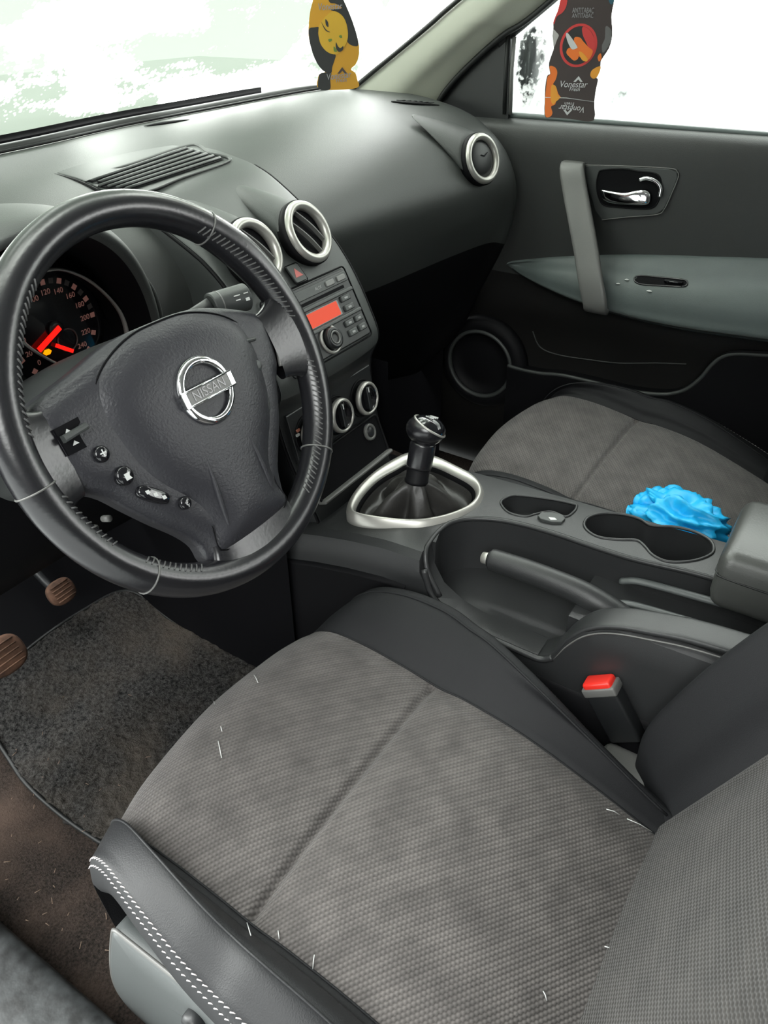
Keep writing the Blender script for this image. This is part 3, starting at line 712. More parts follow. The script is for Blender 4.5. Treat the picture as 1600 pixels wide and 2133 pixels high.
tube('armrest_seam',cr([A(.702-p*.985+.001,y,zb+.001) for y,zt,zb,p in AS[1:]],70),.0018,'rubber',ar,ns=6)
q=[hit(AB,p,.0006) for p in ((1322,584),(1330,575),(1375,578),(1422,583),(1432,589),(1424,597),(1375,595),(1335,592))]
q=[v for v in q if v is not None]
if len(q)>5:
    c=np.mean(q,axis=0); V=list(q)+[c]; n=len(q)
    ws=mk('window_switch',V,[(i,(i+1)%n,n) for i in range(n)],'deep',ar,smooth=False)
    tube('switch_bezel',cr(q,40,True),.0016,'piano',ws,ns=6,closed=True)
    a,b=hit(AB,(1385,587),.003),hit(AB,(1422,591),.003)
    tube('rocker',[a,b],.0045,'piano',ws,ns=8,flat=.6)
# bright crumbs on the armrest
for k,(px,r) in enumerate((((1306,583),.0032),((1353,606),.0036),((1288,591),.0028))):
    c=hit(AB,px,.001)
    if c is not None:
        o=mk('crumb',[c+A(r*math.cos(a)*1.3,r*math.sin(a)*1.6,0) for a in np.linspace(0,2*PI,7)[:-1]]+[c+A(0,0,.002)],[(i,(i+1)%6,6) for i in range(6)],'white')
        tag(o,('small white crumb just ahead of the window switch on the armrest','small white crumb near the armrest edge below the window switch','small dull crumb on the armrest nearest the pull handle')[k],'crumb','crumbs on the door armrest')
# pull handle
HPth=cr([A(.692,.028,.776),A(.674,.026,.771),A(.660,.008,.732),A(.644,-.014,.69),A(.625,-.040,.64),A(.606,-.064,.59),A(.600,-.079,.556),A(.606,-.081,.540),A(.63,-.078,.530)],44)
def ribbon(name,P,wdir,w,th,mat,par,rr=.3):
    P=np.array(P); T=np.gradient(P,axis=0); T/=np.linalg.norm(T,axis=1)[:,None]; V=[];F=[];n=len(P);ns=16
    W=np.broadcast_to(np.array(w,float),(n,))
    for i in range(n):
        wd=np.array(wdir,float); wd=unit(wd-T[i]*(wd@T[i])); nn=np.cross(T[i],wd)
        for a,b in ell(0,0,W[i]/2,th/2,ns,p=5): V.append(P[i]+wd*a+nn*b)
    for i in range(n-1):
        for k in range(ns): F.append((i*ns+k,i*ns+(k+1)%ns,(i+1)*ns+(k+1)%ns,(i+1)*ns+k))
    F+= [tuple(range(ns))[::-1],tuple((n-1)*ns+k for k in range(ns))]
    return mk(name,V,F,mat,par)
ph=ribbon('pull_handle',HPth,(0,1,.0),.046,.014,'strap',door); ph['label']='worn grey pull handle crossing the armrest'
# handle bezel and chrome release lever
fdr=Fr(A(.6905,0,.75),(0,-1,0),(0,0,1)); lo=lambda p,h=.003:fdr.loc(p,h)
bzl=prism('handle_bezel',[lo(p) for p in ((1212,344),(1300,346),(1395,351),(1411,358),(1413,370),(1400,402),(1384,436),(1368,447),(1310,452),(1254,458),(1240,440),(1226,395))],fdr,-.006,.004,'stack',door,ch=.002)
tube('bezel_edge',cr([fdr(*lo(p,.004),.0036) for p in ((1212,344),(1300,346),(1395,351),(1411,358),(1413,370),(1400,402),(1384,436),(1368,447),(1310,452),(1254,458))],60),.0011,'strap',bzl,ns=6)
cup=[lo(p,.004) for p in ((1247,362),(1256,354),(1300,352),(1330,357),(1360,360),(1374,368),(1377,385),(1374,412),(1364,430),(1345,435),(1290,432),(1258,427),(1247,410),(1243,385))]
cupd=[tuple(v) for v in cr(np.array(cup),56,True)]
hc_=prism('handle_cup',cupd,fdr,.003,.0048,'deep',bzl)
tube('cup_edge',[fdr(a,b,.0048) for a,b in cupd],.0013,'side',hc_,ns=6,closed=True)
lev=[lo(p,.012) for p in ((1251,395),(1275,398),(1300,401),(1322,397),(1340,395),(1352,400),(1355,412),(1352,424),(1340,428),(1300,427),(1268,423),(1254,415),(1250,405))]
levd=[tuple(v) for v in cr(np.array(lev),60,True)]
lv_=dome('release_lever',levd,fdr,[(1,.004),(1,.009),(.95,.0125),(.8,.0145),(.4,.0155)],'chrome',bzl); lv_['label']='chrome release lever'
tube('lock_lever',cr([fdr(*lo(p,.008),.009) for p in ((1333,374),(1345,371),(1358,373),(1371,381),(1377,394),(1374,410))],30),.0036,'chrome',bzl,ns=10)
# door speaker, pocket and lower mouldings
spc=hit(DB,(1008,752),0); fsp=Fr(A(spc[0]-.001,spc[1],spc[2]),(0,-1,0),(0,0,1))
spk=dome('speaker_grille',ell(0,0,.112,.112,60),fsp,[(1,0),(.97,.010),(.90,.018),(.76,.024),(.66,.016),(.62,.006),(.4,.009),(.1,.010)],'side',door)
torus_ring('speaker_rim',fsp,.076,[(-.003,.016),(-.002,.024),(.002,.0265),(.006,.024),(.007,.016)],'stack',spk)
pg=[]
for px in ((1058,762),(1085,770),(1125,778),(1170,782),(1230,795),(1300,812),(1350,820),(1395,821),(1430,811),(1460,788),(1482,762),(1505,744),(1535,738),(1600,741),(1700,748)): pg.append(HX(px,.672))
pgd=cr(np.array(pg),80)
rowsP=[[p+A(.05,0,.0) for p in pgd],[p+A(.008,0,.002) for p in pgd],[p+A(0,0,.001) for p in pgd],[p+A(-.003,0,-.006) for p in pgd],[A(.672,p[1],min(p[2]-.03,.30)) for p in pgd],[A(.676,p[1],.20) for p in pgd],[A(.70,p[1],.08) for p in pgd]]
dpk=gridmesh('door_pocket',dense(rowsP,40,80),'side',door)
tube('pocket_lip',[p+A(-.001,0,.001) for p in pgd],.0042,'stack',dpk,ns=8)
mold=[hit(DB,p,.001) for p in ((1110,690),(1125,722),(1160,738),(1220,748),(1290,756),(1370,756),(1430,758))]
mold=[m for m in mold if m is not None]
tube('panel_groove',cr(mold,40),.0016,'door',door,ns=6)
# ================================================================== SEATS
def seat(s,name,label,dzall=0,dyall=0):
    S=lambda G:np.array(G,float)*A(s,1,1)+A(0,dyall,dzall)
    st=thing(name,label,'car seat',tuple(S([-.40,-.3,.1])))
    R=[(-.03,.185,0),(.0,.215,.1),(.018,.275,.3),(.012,.322,.30),(-.025,.350,.55),(-.085,.354,.85),(-.155,.347,1),(-.205,.339,1),(-.25,.338,.98),(-.33,.325,.85),(-.42,.295,.6),(-.50,.264,.4),(-.57,.24,.3)]
    xr13=[-.175,-.170,-.168,-.166,-.166,-.162,-.160,-.165,-.175,-.195,-.208,-.217,-.22]
    xr14=[-.160,-.152,-.148,-.147,-.146,-.143,-.140,-.145,-.155,-.176,-.196,-.206,-.21]
    G=[]
    for i,(y,z,f) in enumerate(R):
        e=float(np.interp(-y,[-.02,.05,.085,.16,.25,.6],[-.622,-.631,-.640,-.652,-.658,-.662]))
        X=[e+.05,e+.004,e,e+.016,e+.042,-.597,-.583,-.52,-.41,-.31,-.262,-.232,-.200,xr13[i],xr14[i],xr14[i]+.008,xr14[i]+.004]
        Z=[z-.085,z-.055,z-.002+.004*f,z+.022*f,z+.032*f,z+.014*f,z-.004,z+.004,z+.007,z+.004,z+.001,z-.004,z+.024*f,z+.042*f,z+.030*f,z-.05,.17]
        if i<3: Z[0]=z-.01; Z[1]=z-.003; Z[-1]=z-.01; Z[-2]=z
        ff=max(0,min(1,(y+.30)/.30)) if y<0 else 1
        G.append([A(x,y-ff*.048*((x+.40)/.25)**2-(.0 if abs(x+.4)<.24 else 0),zz) for x,zz in zip(X,Z)])
    D=dense(G,240,129)
    # cross seam groove + padding
    yl=D[:,:,1]; inside=np.zeros(D.shape[:2]); inside[:,49:88]=1
    seamy=-.205-.03*((D[:,:,0]+.41)/.17)**2*0
    D[:,:,2]-=inside*.0075*np.exp(-((yl-seamy)/.0045)**2)
    D[:,:,2]+=inside*.004*np.exp(-((yl-seamy)/.03)**2)*-.4
    for c in (48,88): D[40:,c,2]-=.0035
    D=S(D); fl=(s>0)
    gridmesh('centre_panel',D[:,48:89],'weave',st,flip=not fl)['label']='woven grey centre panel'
    b1=gridmesh('bolster',D[:,:49],'bolsterL' if s>0 else 'bolster',st,flip=not fl); b2=gridmesh('bolster',D[:,88:],'bolster',st,flip=not fl)
    tube('crease',D[52:226:3,32]+A(0,0,.0003),.0014,b1.data.materials[0].name and ('bolsterL' if s>0 else 'bolster'),b1,ns=6)
    tube('crease',D[46:222:3,104]+A(0,0,.0004),.0016,'bolster',b2,ns=6)
    for col,b in ((16,b1),(112,b2)):
        L=[]
        off=(0,3) if col==16 else (0,)
        for o_ in off:
            P=D[58:225,col+o_]; acc=0
            seg=np.linalg.norm(np.diff(P,axis=0),axis=1); cum=np.concatenate([[0],np.cumsum(seg)]); t=0
            while t<cum[-1]-.006:
                a=np.array([np.interp(t,cum,P[:,k]) for k in range(3)]); e=np.array([np.interp(t+.0052,cum,P[:,k]) for k in range(3)])
                side=unit(np.cross(e-a,A(0,0,1)))*.0012
                L.append(tube_geo([a+side+A(0,0,.0002),(a+e)/2+A(0,0,.0006),e-side+A(0,0,.0002)],.00065 if s>0 and col==16 else .0005,5)); t+=.0068
        V,F=join_geo(L); q=mk('stitching',V,F,'thread' if col==16 else 'darkthread',b)
        q['label']='double row of pale stitching' if col==16 else 'single row of stitching'
    tube('piping',D[30:226:3,48]+A(0,0,.001),.0012,'bolster',b1,ns=6); tube('piping',D[30:226:3,88]+A(0,0,.001),.0012,'bolster',b2,ns=6)
    # back rest
    BR=[(.17,.25),(.255,.55),(.33,.9),(.40,1),(.50,1.),(.62,.85),(.74,.6),(.84,.4),(.89,.2)]
    G=[]
    for z,f in BR:
        yb=-.498-.40*(z-.26)
        if z>.8: yb-=.03*(z-.8)/.1
        cols=[(-.62,-.10),(-.662,-.05),(-.664,.03*f),(-.645,.075*f),(-.61,.055*f),(-.578,.0),(-.50,.006),(-.40,.008),(-.30,.006),(-.215,0),(-.190,.045*f),(-.166,.082*f),(-.146,.070*f),(-.130,.0),(-.135,-.09)]
        nar=0 if z<.6 else .03*(z-.6)/.3
        G.append([A(x+(nar if x<-.4 else -nar),yb+o,z) for x,o in cols])
    D2=dense(G,170,113)
    for c in (40,72): D2[:,c,1]-=.004
    if s<0: D2[:,:,0]=np.where(D2[:,:,0]<-.56,-.56+(D2[:,:,0]+.56)*.35,D2[:,:,0])
    D2=S(D2)
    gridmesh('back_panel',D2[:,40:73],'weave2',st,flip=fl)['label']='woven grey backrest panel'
    c1=gridmesh('back_bolster',D2[:,:41],'bolster',st,flip=fl); c2=gridmesh('back_bolster',D2[:,72:],'bolster',st,flip=fl)
    if s<0:
        L=[]
        for cc in (85,90):
            P=D2[10:150,cc]; seg=np.linalg.norm(np.diff(P,axis=0),axis=1); cum=np.concatenate([[0],np.cumsum(seg)]); t=0
            while t<cum[-1]-.006:
                a=np.array([np.interp(t,cum,P[:,k]) for k in range(3)]); e=np.array([np.interp(t+.0045,cum,P[:,k]) for k in range(3)])
                L.append(tube_geo([a+A(0,.0012,0),(a+e)/2+A(-.001,.002,0),e+A(0,.0012,0)],.0009,5)); t+=.0068
        V,F=join_geo(L); mk('stitching',V,F,'greyp',c2)
    # closed rear shell of the backrest
    P=D2[:,0]; Q=D2[:,-1]; back=[[a,a*.75+b*.25+A(0,-.05,0),a*.5+b*.5+A(0,-.06,0),a*.25+b*.75+A(0,-.05,0),b] for a,b in zip(P[::8],Q[::8])]
    gridmesh('back_shell',back,'side',st)
    # base frame under the cushion
    boxo('seat_base',S([-.37,-.33,.135]),(.26,.36,.10),'deep',st,bev=.01)
    for x in (-.58,-.22): boxo('seat_rail',S([x,-.28,.072]),(.03,.56,.02),'black',st,bev=.004)
    return st,D,D2
drv,DD,DB2=seat(1,'driver_seat','driver seat in woven grey cloth with dark bolsters, nearest the camera')
pas,PD,PB2=seat(-1,'passenger_seat','passenger seat in woven grey cloth beyond the centre console',dzall=.012)
# plastic side cover with recline lever on the driver seat
XS=-.643
sc=[HX(p,XS) for p in ((262,1905),(240,1925),(233,1960),(232,2010),(240,2050),(262,2085),(300,2122),(350,2165),(420,2200),(620,2240),(600,2160),(500,2080),(400,1990),(320,1925))]
fsc=Fr(A(XS,0,.25),(0,-1,0),(0,0,1)); ol=[]
for q in cr(np.array(sc),60,True): ol.append((float((q-fsc.o)@fsc.x),min(float((q-fsc.o)@fsc.y),.030)))
cv=dome('side_cover',ol,fsc,[(1,-.02),(1,-.004),(.985,.002),(.94,.004),(.5,.005)],'seatside',drv); cv['label']='grey plastic side cover'
tube('cover_edge',[fsc(a,b,.0) for a,b in ol],.0022,'strap',cv,ns=8,closed=True)
kx,ky=fsc.loc((402,2130),.01); dome('recline_knob',ell(kx,ky,.012,.012,30),fsc,[(1,.0),(1,.012),(.8,.016),(.3,.017)],'black',cv)
# ================================================================== CENTRE CONSOLE
con=thing('centre_console','dark grey centre console with cup holders between the seats','console',(0,-.25,.06))
cy=[.155,.12,.06,0,-.06,-.15,-.30,-.45,-.60,-.72]; cz=[.372,.386,.404,.418,.428,.432,.436,.442,.446,.448]
def ctz(y): return float(np.interp(-y,[-v for v in cy],cz))
def csec(y):
    z=ctz(y); w=.127
    L_=[(-w-.004,.02),(-w-.003,.2),(-w,z-.045),(-w+.001,z-.026),(-w+.006,z-.010),(-w+.016,z-.002),(-w+.035,z)]
    Rr=[(-x,zz) for x,zz in L_[::-1]]
    return [A(x,y,zz) for x,zz in L_+[(-.04,z+.001),(.04,z+.001)]+Rr]
yy=np.linspace(.155,-.72,60); G=np.array([csec(y) for y in yy]); n=G.shape[1]
V=G.reshape(-1,3); F=[]
for i in range(59):
    for j in range(n): F.append((i*n+j,(i+1)*n+j,(i+1)*n+(j+1)%n,i*n+(j+1)%n))
F.append(tuple(range(n))); F.append(tuple(59*n+j for j in range(n))[::-1])
body=mk('console_body',V,F,'console',con)
ZC=.434
fl_=[[A(-.1325,y,z) for z in (.02,.15,.28,ctz(y)-.062,ctz(y)-.058)]+[A(-.127,y,ctz(y)-.055)] for y in np.linspace(.16,-.100,14)]
gridmesh('flank_panel',fl_,'side',con)  # dark plates over the flank, painted shade below the lit top
fl_=[[A(-.1325,y,z) for z in (.02,.12,.22,.31)]+[A(-.127,y,.315)] for y in np.linspace(-.100,-.74,14)]
gridmesh('flank_panel',fl_,'side',con)
fz=Fr(A(0,0,0),(1,0,0),(0,1,0))
def zl(pts,z,n=None):
    P=np.array([HZ(p,z) for p in pts])
    if n: P=cr(P,n,True)
    return P
cupsP=[(1217,1091),(1228,1076),(1260,1069),(1300,1073),(1332,1083),(1352,1096),(1375,1100),(1405,1102),(1442,1112),(1472,1128),(1484,1144),(1481,1160),(1455,1172),(1420,1177),(1385,1174),(1358,1160),(1342,1141),(1325,1128),(1290,1126),(1250,1120),(1226,1107)]
CU=zl(cupsP,ZC+.003,80)
trayP=[(1044,1046),(1052,1035),(1080,1029),(1150,1039),(1196,1050),(1201,1056),(1195,1066),(1178,1076),(1148,1065),(1118,1069),(1094,1074),(1060,1065)]
TR=zl(trayP,ZC+.002,60)
inn_=[(739,1062),(755,1031),(787,998),(826,975),(855,962),(903,969),(941,985),(978,1005),(992,1022),(987,1042),(963,1060),(919,1075),(875,1082),(831,1082),(787,1077),(748,1071)]
out_=[(722,1077),(728,1050),(752,1018),(787,987),(822,966),(856,952),(905,961),(945,980),(982,1000),(1003,1022),(1012,1044),(1004,1070),(975,1092),(938,1107),(886,1117),(831,1115),(777,1108),(738,1095)]
ZR=.434
RI=zl(inn_,ZR,72); 
def cutp(P,z0,z1,name='c'):
    V,F=prism_geo([(p[0],p[1]) for p in P],fz,z0,z1); return mk(name,V,F,'deep',smooth=False)
c_cup=cutp(CU,.355,.6); c_tr=cutp(TR,.405,.6); c_ring=cutp(RI,.30,.6)
# handbrake bay
prof_=[(.0,.50),(-.112,.50),(-.113,.44),(-.120,.405),(-.140,.372),(-.170,.354),(-.210,.345),(-.290,.342),(-.310,.344),(-.322,.362),(-.335,.392),(-.355,.420),(-.380,.437),(-.42,.448),(-.50,.462),(-.76,.47),(-.76,.60),(0,.60)]
fx=Fr(A(0,0,0),(0,1,0),(0,0,1)); V,F=prism_geo([(y,z) for y,z in prof_],fx,-.30,-.0855); c1=mk('c',V,F,'deep',smooth=False)
bay=[(-.09,-.123),(-.06,-.114),(-.035,-.117),(-.012,-.135),(.004,-.165),(.012,-.20),(.015,-.25),(.012,-.32),(.012,-.37),(.020,-.44),(.022,-.50),(.022,-.76),(-.09,-.76)]
V,F=prism_geo([(x,y) for x,y in bay if y>-.316]+[(.012,-.318),(-.09,-.318)],fz,.343,.6); c2=mk('c',V,F,'deep',smooth=False)
V,F=prism_geo([(-.0856,-.31),(.0119,-.31),(.012,-.37),(.020,-.44),(.022,-.50),(.022,-.76),(-.0856,-.76)],fz,.392,.6); c3=mk('c',V,F,'deep',smooth=False)
boolean(body,[c_cup,c_tr,c_ring,c1,c2,c3]); smooth_by_angle(body,32)
def rim(name,P,r,mat='console',par=None,closed=True,ns=8): return tube(name,P,r,mat,par or con,ns=ns,closed=closed)
def lift(P,dz=.0): return np.array([A(p[0],p[1],ctz(p[1])+.001+dz) for p in P])
rim('cup_holder_rim',lift(CU),.0022,'console'); rim('tray_rim',lift(TR),.0020,'console')
bd=cr([A(-.120,-.150,.372),A(-.117,-.128,.405),A(-.105,-.117,.426),A(-.085,-.1135,ctz(-.11)),A(-.06,-.112,ctz(-.11)),A(-.035,-.116,ctz(-.12)),A(-.012,-.134,ctz(-.13)),A(.004,-.165,ctz(-.16)),A(.012,-.20,ctz(-.2)),A(.015,-.25,ctz(-.25)),A(.012,-.32,ctz(-.32)),A(.012,-.37,ctz(-.37)),A(.020,-.44,ctz(-.44)),A(.022,-.52,ctz(-.52))],80)
rim('bay_rim',bd,.0036,'console',closed=False)
sd=cr([A(-.122,-.125,.41),A(-.125,-.140,.374),A(-.1275,-.170,.355),A(-.129,-.210,.346),A(-.129,-.285,.343),A(-.128,-.306,.344),A(-.126,-.318,.352)],50); rim('bay_rim',sd,.0046,'console',closed=False)
# raised rail beside the lever
rl=cr([A(-.106,-.300,.340),A(-.106,-.318,.357),A(-.106,-.333,.388),A(-.106,-.353,.416),A(-.106,-.38,.434),A(-.106,-.42,.446),A(-.106,-.50,.460),A(-.106,-.70,.468)],50)
ribbon('bay_rail',rl,(1,0,0),.040,.008,'console',con)
tube('rail_seam',rl+A(-.0205,0,-.008),.0012,'strap',con,ns=6)
# lever slot trims
for k,(x,z,r) in enumerate(((-.000,.416,.006),(-.030,.400,.005),(-.055,.402,.004))):
    tube('slot_trim',cr([A(x,-.355,z-.010),A(x,-.38,z),A(x,-.44,z+.006),A(x,-.52,z+.012),A(x,-.6,z+.016)],24),r,'seatside' if k<2 else 'side',con,ns=10,flat=.7)
# coin-tray switch
fs_=Fr(A(0,0,ZC+.002),(1,0,0),(0,1,0)); a=fs_.loc((1148,1079),.002)
sw=prism('console_switch',[tuple(np.array(a)+np.array((u*.82-v*.57,u*.57*0-u*.0+v*.0))) for u,v in []] or [tuple(q) for q in [fs_.loc(p,.002) for p in ((1120,1075),(1128,1068),(1150,1068),(1172,1074),(1178,1081),(1170,1089),(1148,1088),(1126,1082))]],fs_,-.002,.0035,'stack',con,ch=.001)
prism('switch_mark',[fs_.loc(p,.004) for p in ((1143,1077),(1156,1078),(1160,1082),(1147,1082))],fs_,.0034,.0038,'white',sw)
# silver surround of the gear lever
RO=zl(out_,ZR-.018,72)
def sc2(P,s): c=P.mean(axis=0); return c+(P-c)*s
lp=[(RO*A(1,1,0)+A(0,0,ZR-.022)),(sc2(RO,1.0)*A(1,1,0)+A(0,0,ZR-.012)),(RO*.8+RI*.2)*A(1,1,0)+A(0,0,ZR-.003),(RO*.5+RI*.5)*A(1,1,0)+A(0,0,ZR+.004),(RO*.2+RI*.8)*A(1,1,0)+A(0,0,ZR+.0035),RI*A(1,1,0)+A(0,0,ZR-.0005),sc2(RI,.985)*A(1,1,0)+A(0,0,ZR-.006)]
gridmesh('gear_surround',dense(lp,36,72,cu=False)[:, :],'silver',con,cu=True)['label']='silver surround of the gear lever'
gridmesh('surround_liner',[sc2(RI,.985)*A(1,1,0)+A(0,0,ZR-.003),sc2(RI,.955)*A(1,1,0)+A(0,0,ZR-.007),sc2(RI,.93)*A(1,1,0)+A(0,0,ZR-.035)],'side',con,cu=True)
# armrest lid of the console
lid=thing('console_armrest','padded dark armrest lid at the rear of the centre console','armrest',(.05,-.58,.45))
lo_=boxo('armrest_pad',(.056,-.612,.468),(.155,.300,.082),'armlid' if 'armlid' in M else 'leather',lid,bev=.018)
tube('pad_seam',cr([A(-.0215,-.72,.478),A(-.0220,-.6,.478),A(-.0210,-.482,.478),A(-.012,-.4645,.478),A(.008,-.4625,.478),A(.118,-.4625,.478)],60),.0012,'rubber',lid,ns=6)
# ================================================================== GEAR LEVER
gl_=thing('gear_lever','black gear lever with gloss knob cap and leather boot','gear lever',(.005,-.05,.42))
top=HX((892,866),.010); gx,gyy=.008,top[1]
kb=HY((868,1000),gyy)
axis=unit(top-kb); 
LV=Fr(kb,unit(np.cross(axis,A(0,0,1)) if abs(axis[2])<.999 else A(1,0,0)),A(0,1,0))
# frame along the lever
def levp(t,a,b):  # t metres along the axis
    u=unit(np.cross(A(0,1,0),axis)); v=np.cross(axis,u); return kb+axis*t+u*a+v*b
Lh=float(np.linalg.norm(top-kb))
def rev(name,prof,mat,par,n=36,ex=1.0,ey=1.0):
    V=[];F=[]
    for t,r in prof:
        for k in range(n):
            a=2*PI*k/n; V.append(levp(t,r*math.cos(a)*ex,r*math.sin(a)*ey))
    for l in range(len(prof)-1):
        for k in range(n): F.append((l*n+k,l*n+(k+1)%n,(l+1)*n+(k+1)%n,(l+1)*n+k))
    F.append(tuple(range(n))[::-1]); F.append(tuple((len(prof)-1)*n+k for k in range(n)))
    return mk(name,V,F,mat,par)
rev('lever_collar',[(-.004,.0170),(.0,.0178),(.002,.0165),(.018,.0165),(.0185,.0160)],'side',gl_)
rev('lever_grip',[(.0185,.0175),(.022,.0184),(.045,.0186),(Lh*.56,.0186),(Lh*.60,.0180)],'leather',gl_)
kc=levp(Lh*.80,0,0); nsp=unit(CR[0]*.62+A(0,0,.80)+CR[2]*.12); th_=.0045
def headpt(d,sc=1.0):
    u=unit(np.cross(A(0,1,0),axis)); v=np.cross(axis,u); a_,b_,t_=d@u,d@v,d@axis
    rz=.029 if t_>0 else .036; return kc+sc*(u*a_*.0262+v*b_*.0285+axis*t_*rz*(Lh*.2/.029))
e1=unit(np.cross(nsp,A(0,1,0))); e2=np.cross(nsp,e1)
def headseg(name,a0,a1,sc,mat,par,n=24):
    V=[];F=[]
    for i in range(n+1):
        t=a0+(a1-a0)*i/n
        for k in range(48):
            p=2*PI*k/48; d=nsp*math.cos(t)+(e1*math.cos(p)+e2*math.sin(p))*math.sin(t); V.append(headpt(d,sc))
    for i in range(n):
        for k in range(48): F.append((i*48+k,(i+1)*48+k,(i+1)*48+(k+1)%48,i*48+(k+1)%48))
    return mk(name,V,F,mat,par)
kbm=headseg('gear_knob',1.25,PI,1.0,'leather',gl_); cap=headseg('knob_cap',0.0,1.22,1.0,'piano',kbm)
P=[headpt(nsp*math.cos(1.24)+(e1*math.cos(p)+e2*math.sin(p))*math.sin(1.24),1.005) for p in np.linspace(0,2*PI,49)[:-1]]
tube('knob_ring',P,.0016,'silver',kbm,ns=8,closed=True)
cf=Fr(headpt(unit(axis+nsp*.6),1.0),np.cross(A(0,1,0),unit(axis+nsp*.5)),A(0,1,0))
for x in (-.007,0,.007): prism('shift_pattern',rrect(x,0,.0010,.013,.0004),cf,-.0016,.0004,'white',cap)
prism('shift_pattern',rrect(0,0,.015,.0010,.0004),cf,-.0016,.0004,'white',cap)
# boot: folded leather
rows_=[]
bc=RI.mean(axis=0)
for i,(t,z) in enumerate(((0,.425),(.10,.415),(.28,.418),(.50,.436),(.70,.455),(.86,.468),(1.0,.476))):
    row=[]
    for k in range(72):
        a=2*PI*k/72; pt=sc2(RI,.93)[k]; ang=math.atan2(pt[1]-bc[1],pt[0]-bc[0])
        e=kb+A(.0165*math.cos(ang),.0165*math.sin(ang),0); q=pt*(1-t)+e*t
        fold=math.sin(5*ang+1.1)*.007*math.sin(PI*min(t*1.1,1))+math.sin(9*ang+.4+2*t)*.0025*math.sin(PI*t)
        q=A(q[0]+fold*math.cos(ang)*1.3,q[1]+fold*math.sin(ang)*1.3,z+fold*.5+(kb[2]-.476)*t); row.append(q)
    rows_.append(row)
gridmesh('gear_boot',np.array([r for r in cr(np.array(rows_),40)]),'boot',gl_,cu=True)
# ================================================================== HANDBRAKE
hb=thing('handbrake','black handbrake lever lowered in its bay with silver release button','handbrake',(-.04,-.38,.38))
P=[HX(p,-.045) for p in ((1022,1165),(1040,1170),(1100,1190),(1160,1213),(1210,1235),(1255,1262),(1295,1292),(1320,1312))]
Pd=cr(np.array(P),50); rr=np.interp(np.linspace(0,1,50),[0,.02,.08,.5,.7,.85,1],[.0125,.0150,.0155,.0165,.018,.021,.022])
tube('brake_grip',Pd,rr,'console',hb,ns=20,flat=1.0)
d0=unit(Pd[0]-Pd[3])
bt=tube('release_button',[Pd[0]-d0*.002,Pd[0]+d0*.006,Pd[0]+d0*.012,Pd[0]+d0*.0135],[.0085,.0085,.008,.005],'silver',hb,ns=20)
tube('button_collar',[Pd[0]-d0*.001,Pd[0]+d0*.002],[.0125,.0115],'black',hb,ns=20)
tube('brake_arm',[Pd[-1],Pd[-1]+A(0,-.05,-.02),Pd[-1]+A(0,-.12,-.03)],.018,'side',hb,ns=14)
# ================================================================== BUCKLE
bk=thing('seat_belt_buckle','black seat belt buckle with red release button beside the driver seat','buckle',(-.14,-.44,.28))
bt0,bt1=HX((1250,1418),-.14),HX((1325,1560),-.14); ax=unit(bt0-bt1); fw=A(0,-1,0); 
fwd=unit(HX((1290,1415),-.14)-HX((1210,1420),-.14)); fwd=unit(fwd-ax*(fwd@ax)); sd_=np.cross(ax,fwd)
def bx(name,c,hx,hy,hz,mat,par,bev):
    V=[c+fwd*i*hx+sd_*j*hy+ax*k*hz for i in(-1,1) for j in(-1,1) for k in(-1,1)]
    return mk(name,V,[(0,1,3,2),(4,6,7,5),(0,4,5,1),(2,3,7,6),(0,2,6,4),(1,5,7,3)],mat,par,mods=(('BEVEL',dict(width=bev,segments=3)),))
topc=bt0+A(0,0,-.004)
bx('buckle_body',topc-ax*.045,.0215,.011,.040,'black',bk,.004)
bx('buckle_bezel',topc-ax*.007,.0225,.0125,.0065,'strap',bk,.003)
bx('release_button',topc-ax*.0015,.0190,.0108,.0080,'red',bk,.004)
bx('buckle_stalk',topc-ax*.115,.014,.006,.045,'deep',bk,.003)
bx('buckle_label',topc-ax*.150,.008,.0066,.012,'side',bk,.0005)
# ================================================================== BLUE GLOVE
gv=thing('rubber_glove','crumpled bright blue rubber glove lying on the passenger seat','glove',(.24,-.38,.36))
def crumple(name,c,r,seed,par,sub=5):
    import bmesh
    bm=bmesh.new(); bmesh.ops.create_icosphere(bm,subdivisions=sub,radius=1)
    for v in bm.verts:
        d=v.co.copy(); q=Vector((d.x*1.6+seed,d.y*1.6,d.z*1.6))
        f=1-.95*abs(noise.noise(q*1.05))+.16*noise.noise(q*.8)-.34*abs(noise.noise(q*2.1+Vector((5,5,5))))+.34
        v.co=Vector((c[0]+d.x*r[0]*f,c[1]+d.y*r[1]*f,c[2]+max(d.z,-.55)*r[2]*f))
    me=bpy.data.meshes.new(name); bm.to_mesh(me); bm.free(); me.materials.append(M['glovebl']); me.polygons.foreach_set('use_smooth',[True]*len(me.polygons))
    o=bpy.data.objects.new(name,me); COL.objects.link(o); setpar(o,par); return o
gcen=HZ((1418,1085),.385)
crumple('glove_palm',gcen,(.046,.062,.034),1.7,gv)
for k,(p0,p1,r) in enumerate((((1380,1085),(1308,1066),.011),((1385,1070),(1326,1043),.012),((1400,1060),(1365,1028),.014),((1405,1062),(1402,1022),.013))):
    a,b=HZ(p0,.385),HZ(p1,.385+.004*k); m=(a+b)/2+A(0,0,.008)
    P=cr([a,m,b*.92+m*.08,b],16); tube('glove_finger',P,[r*(1+.22*math.sin(i*1.9+k)) *(1 if i<14 else .6) for i in range(16)],'glovebl',gv,ns=12,flat=.75)
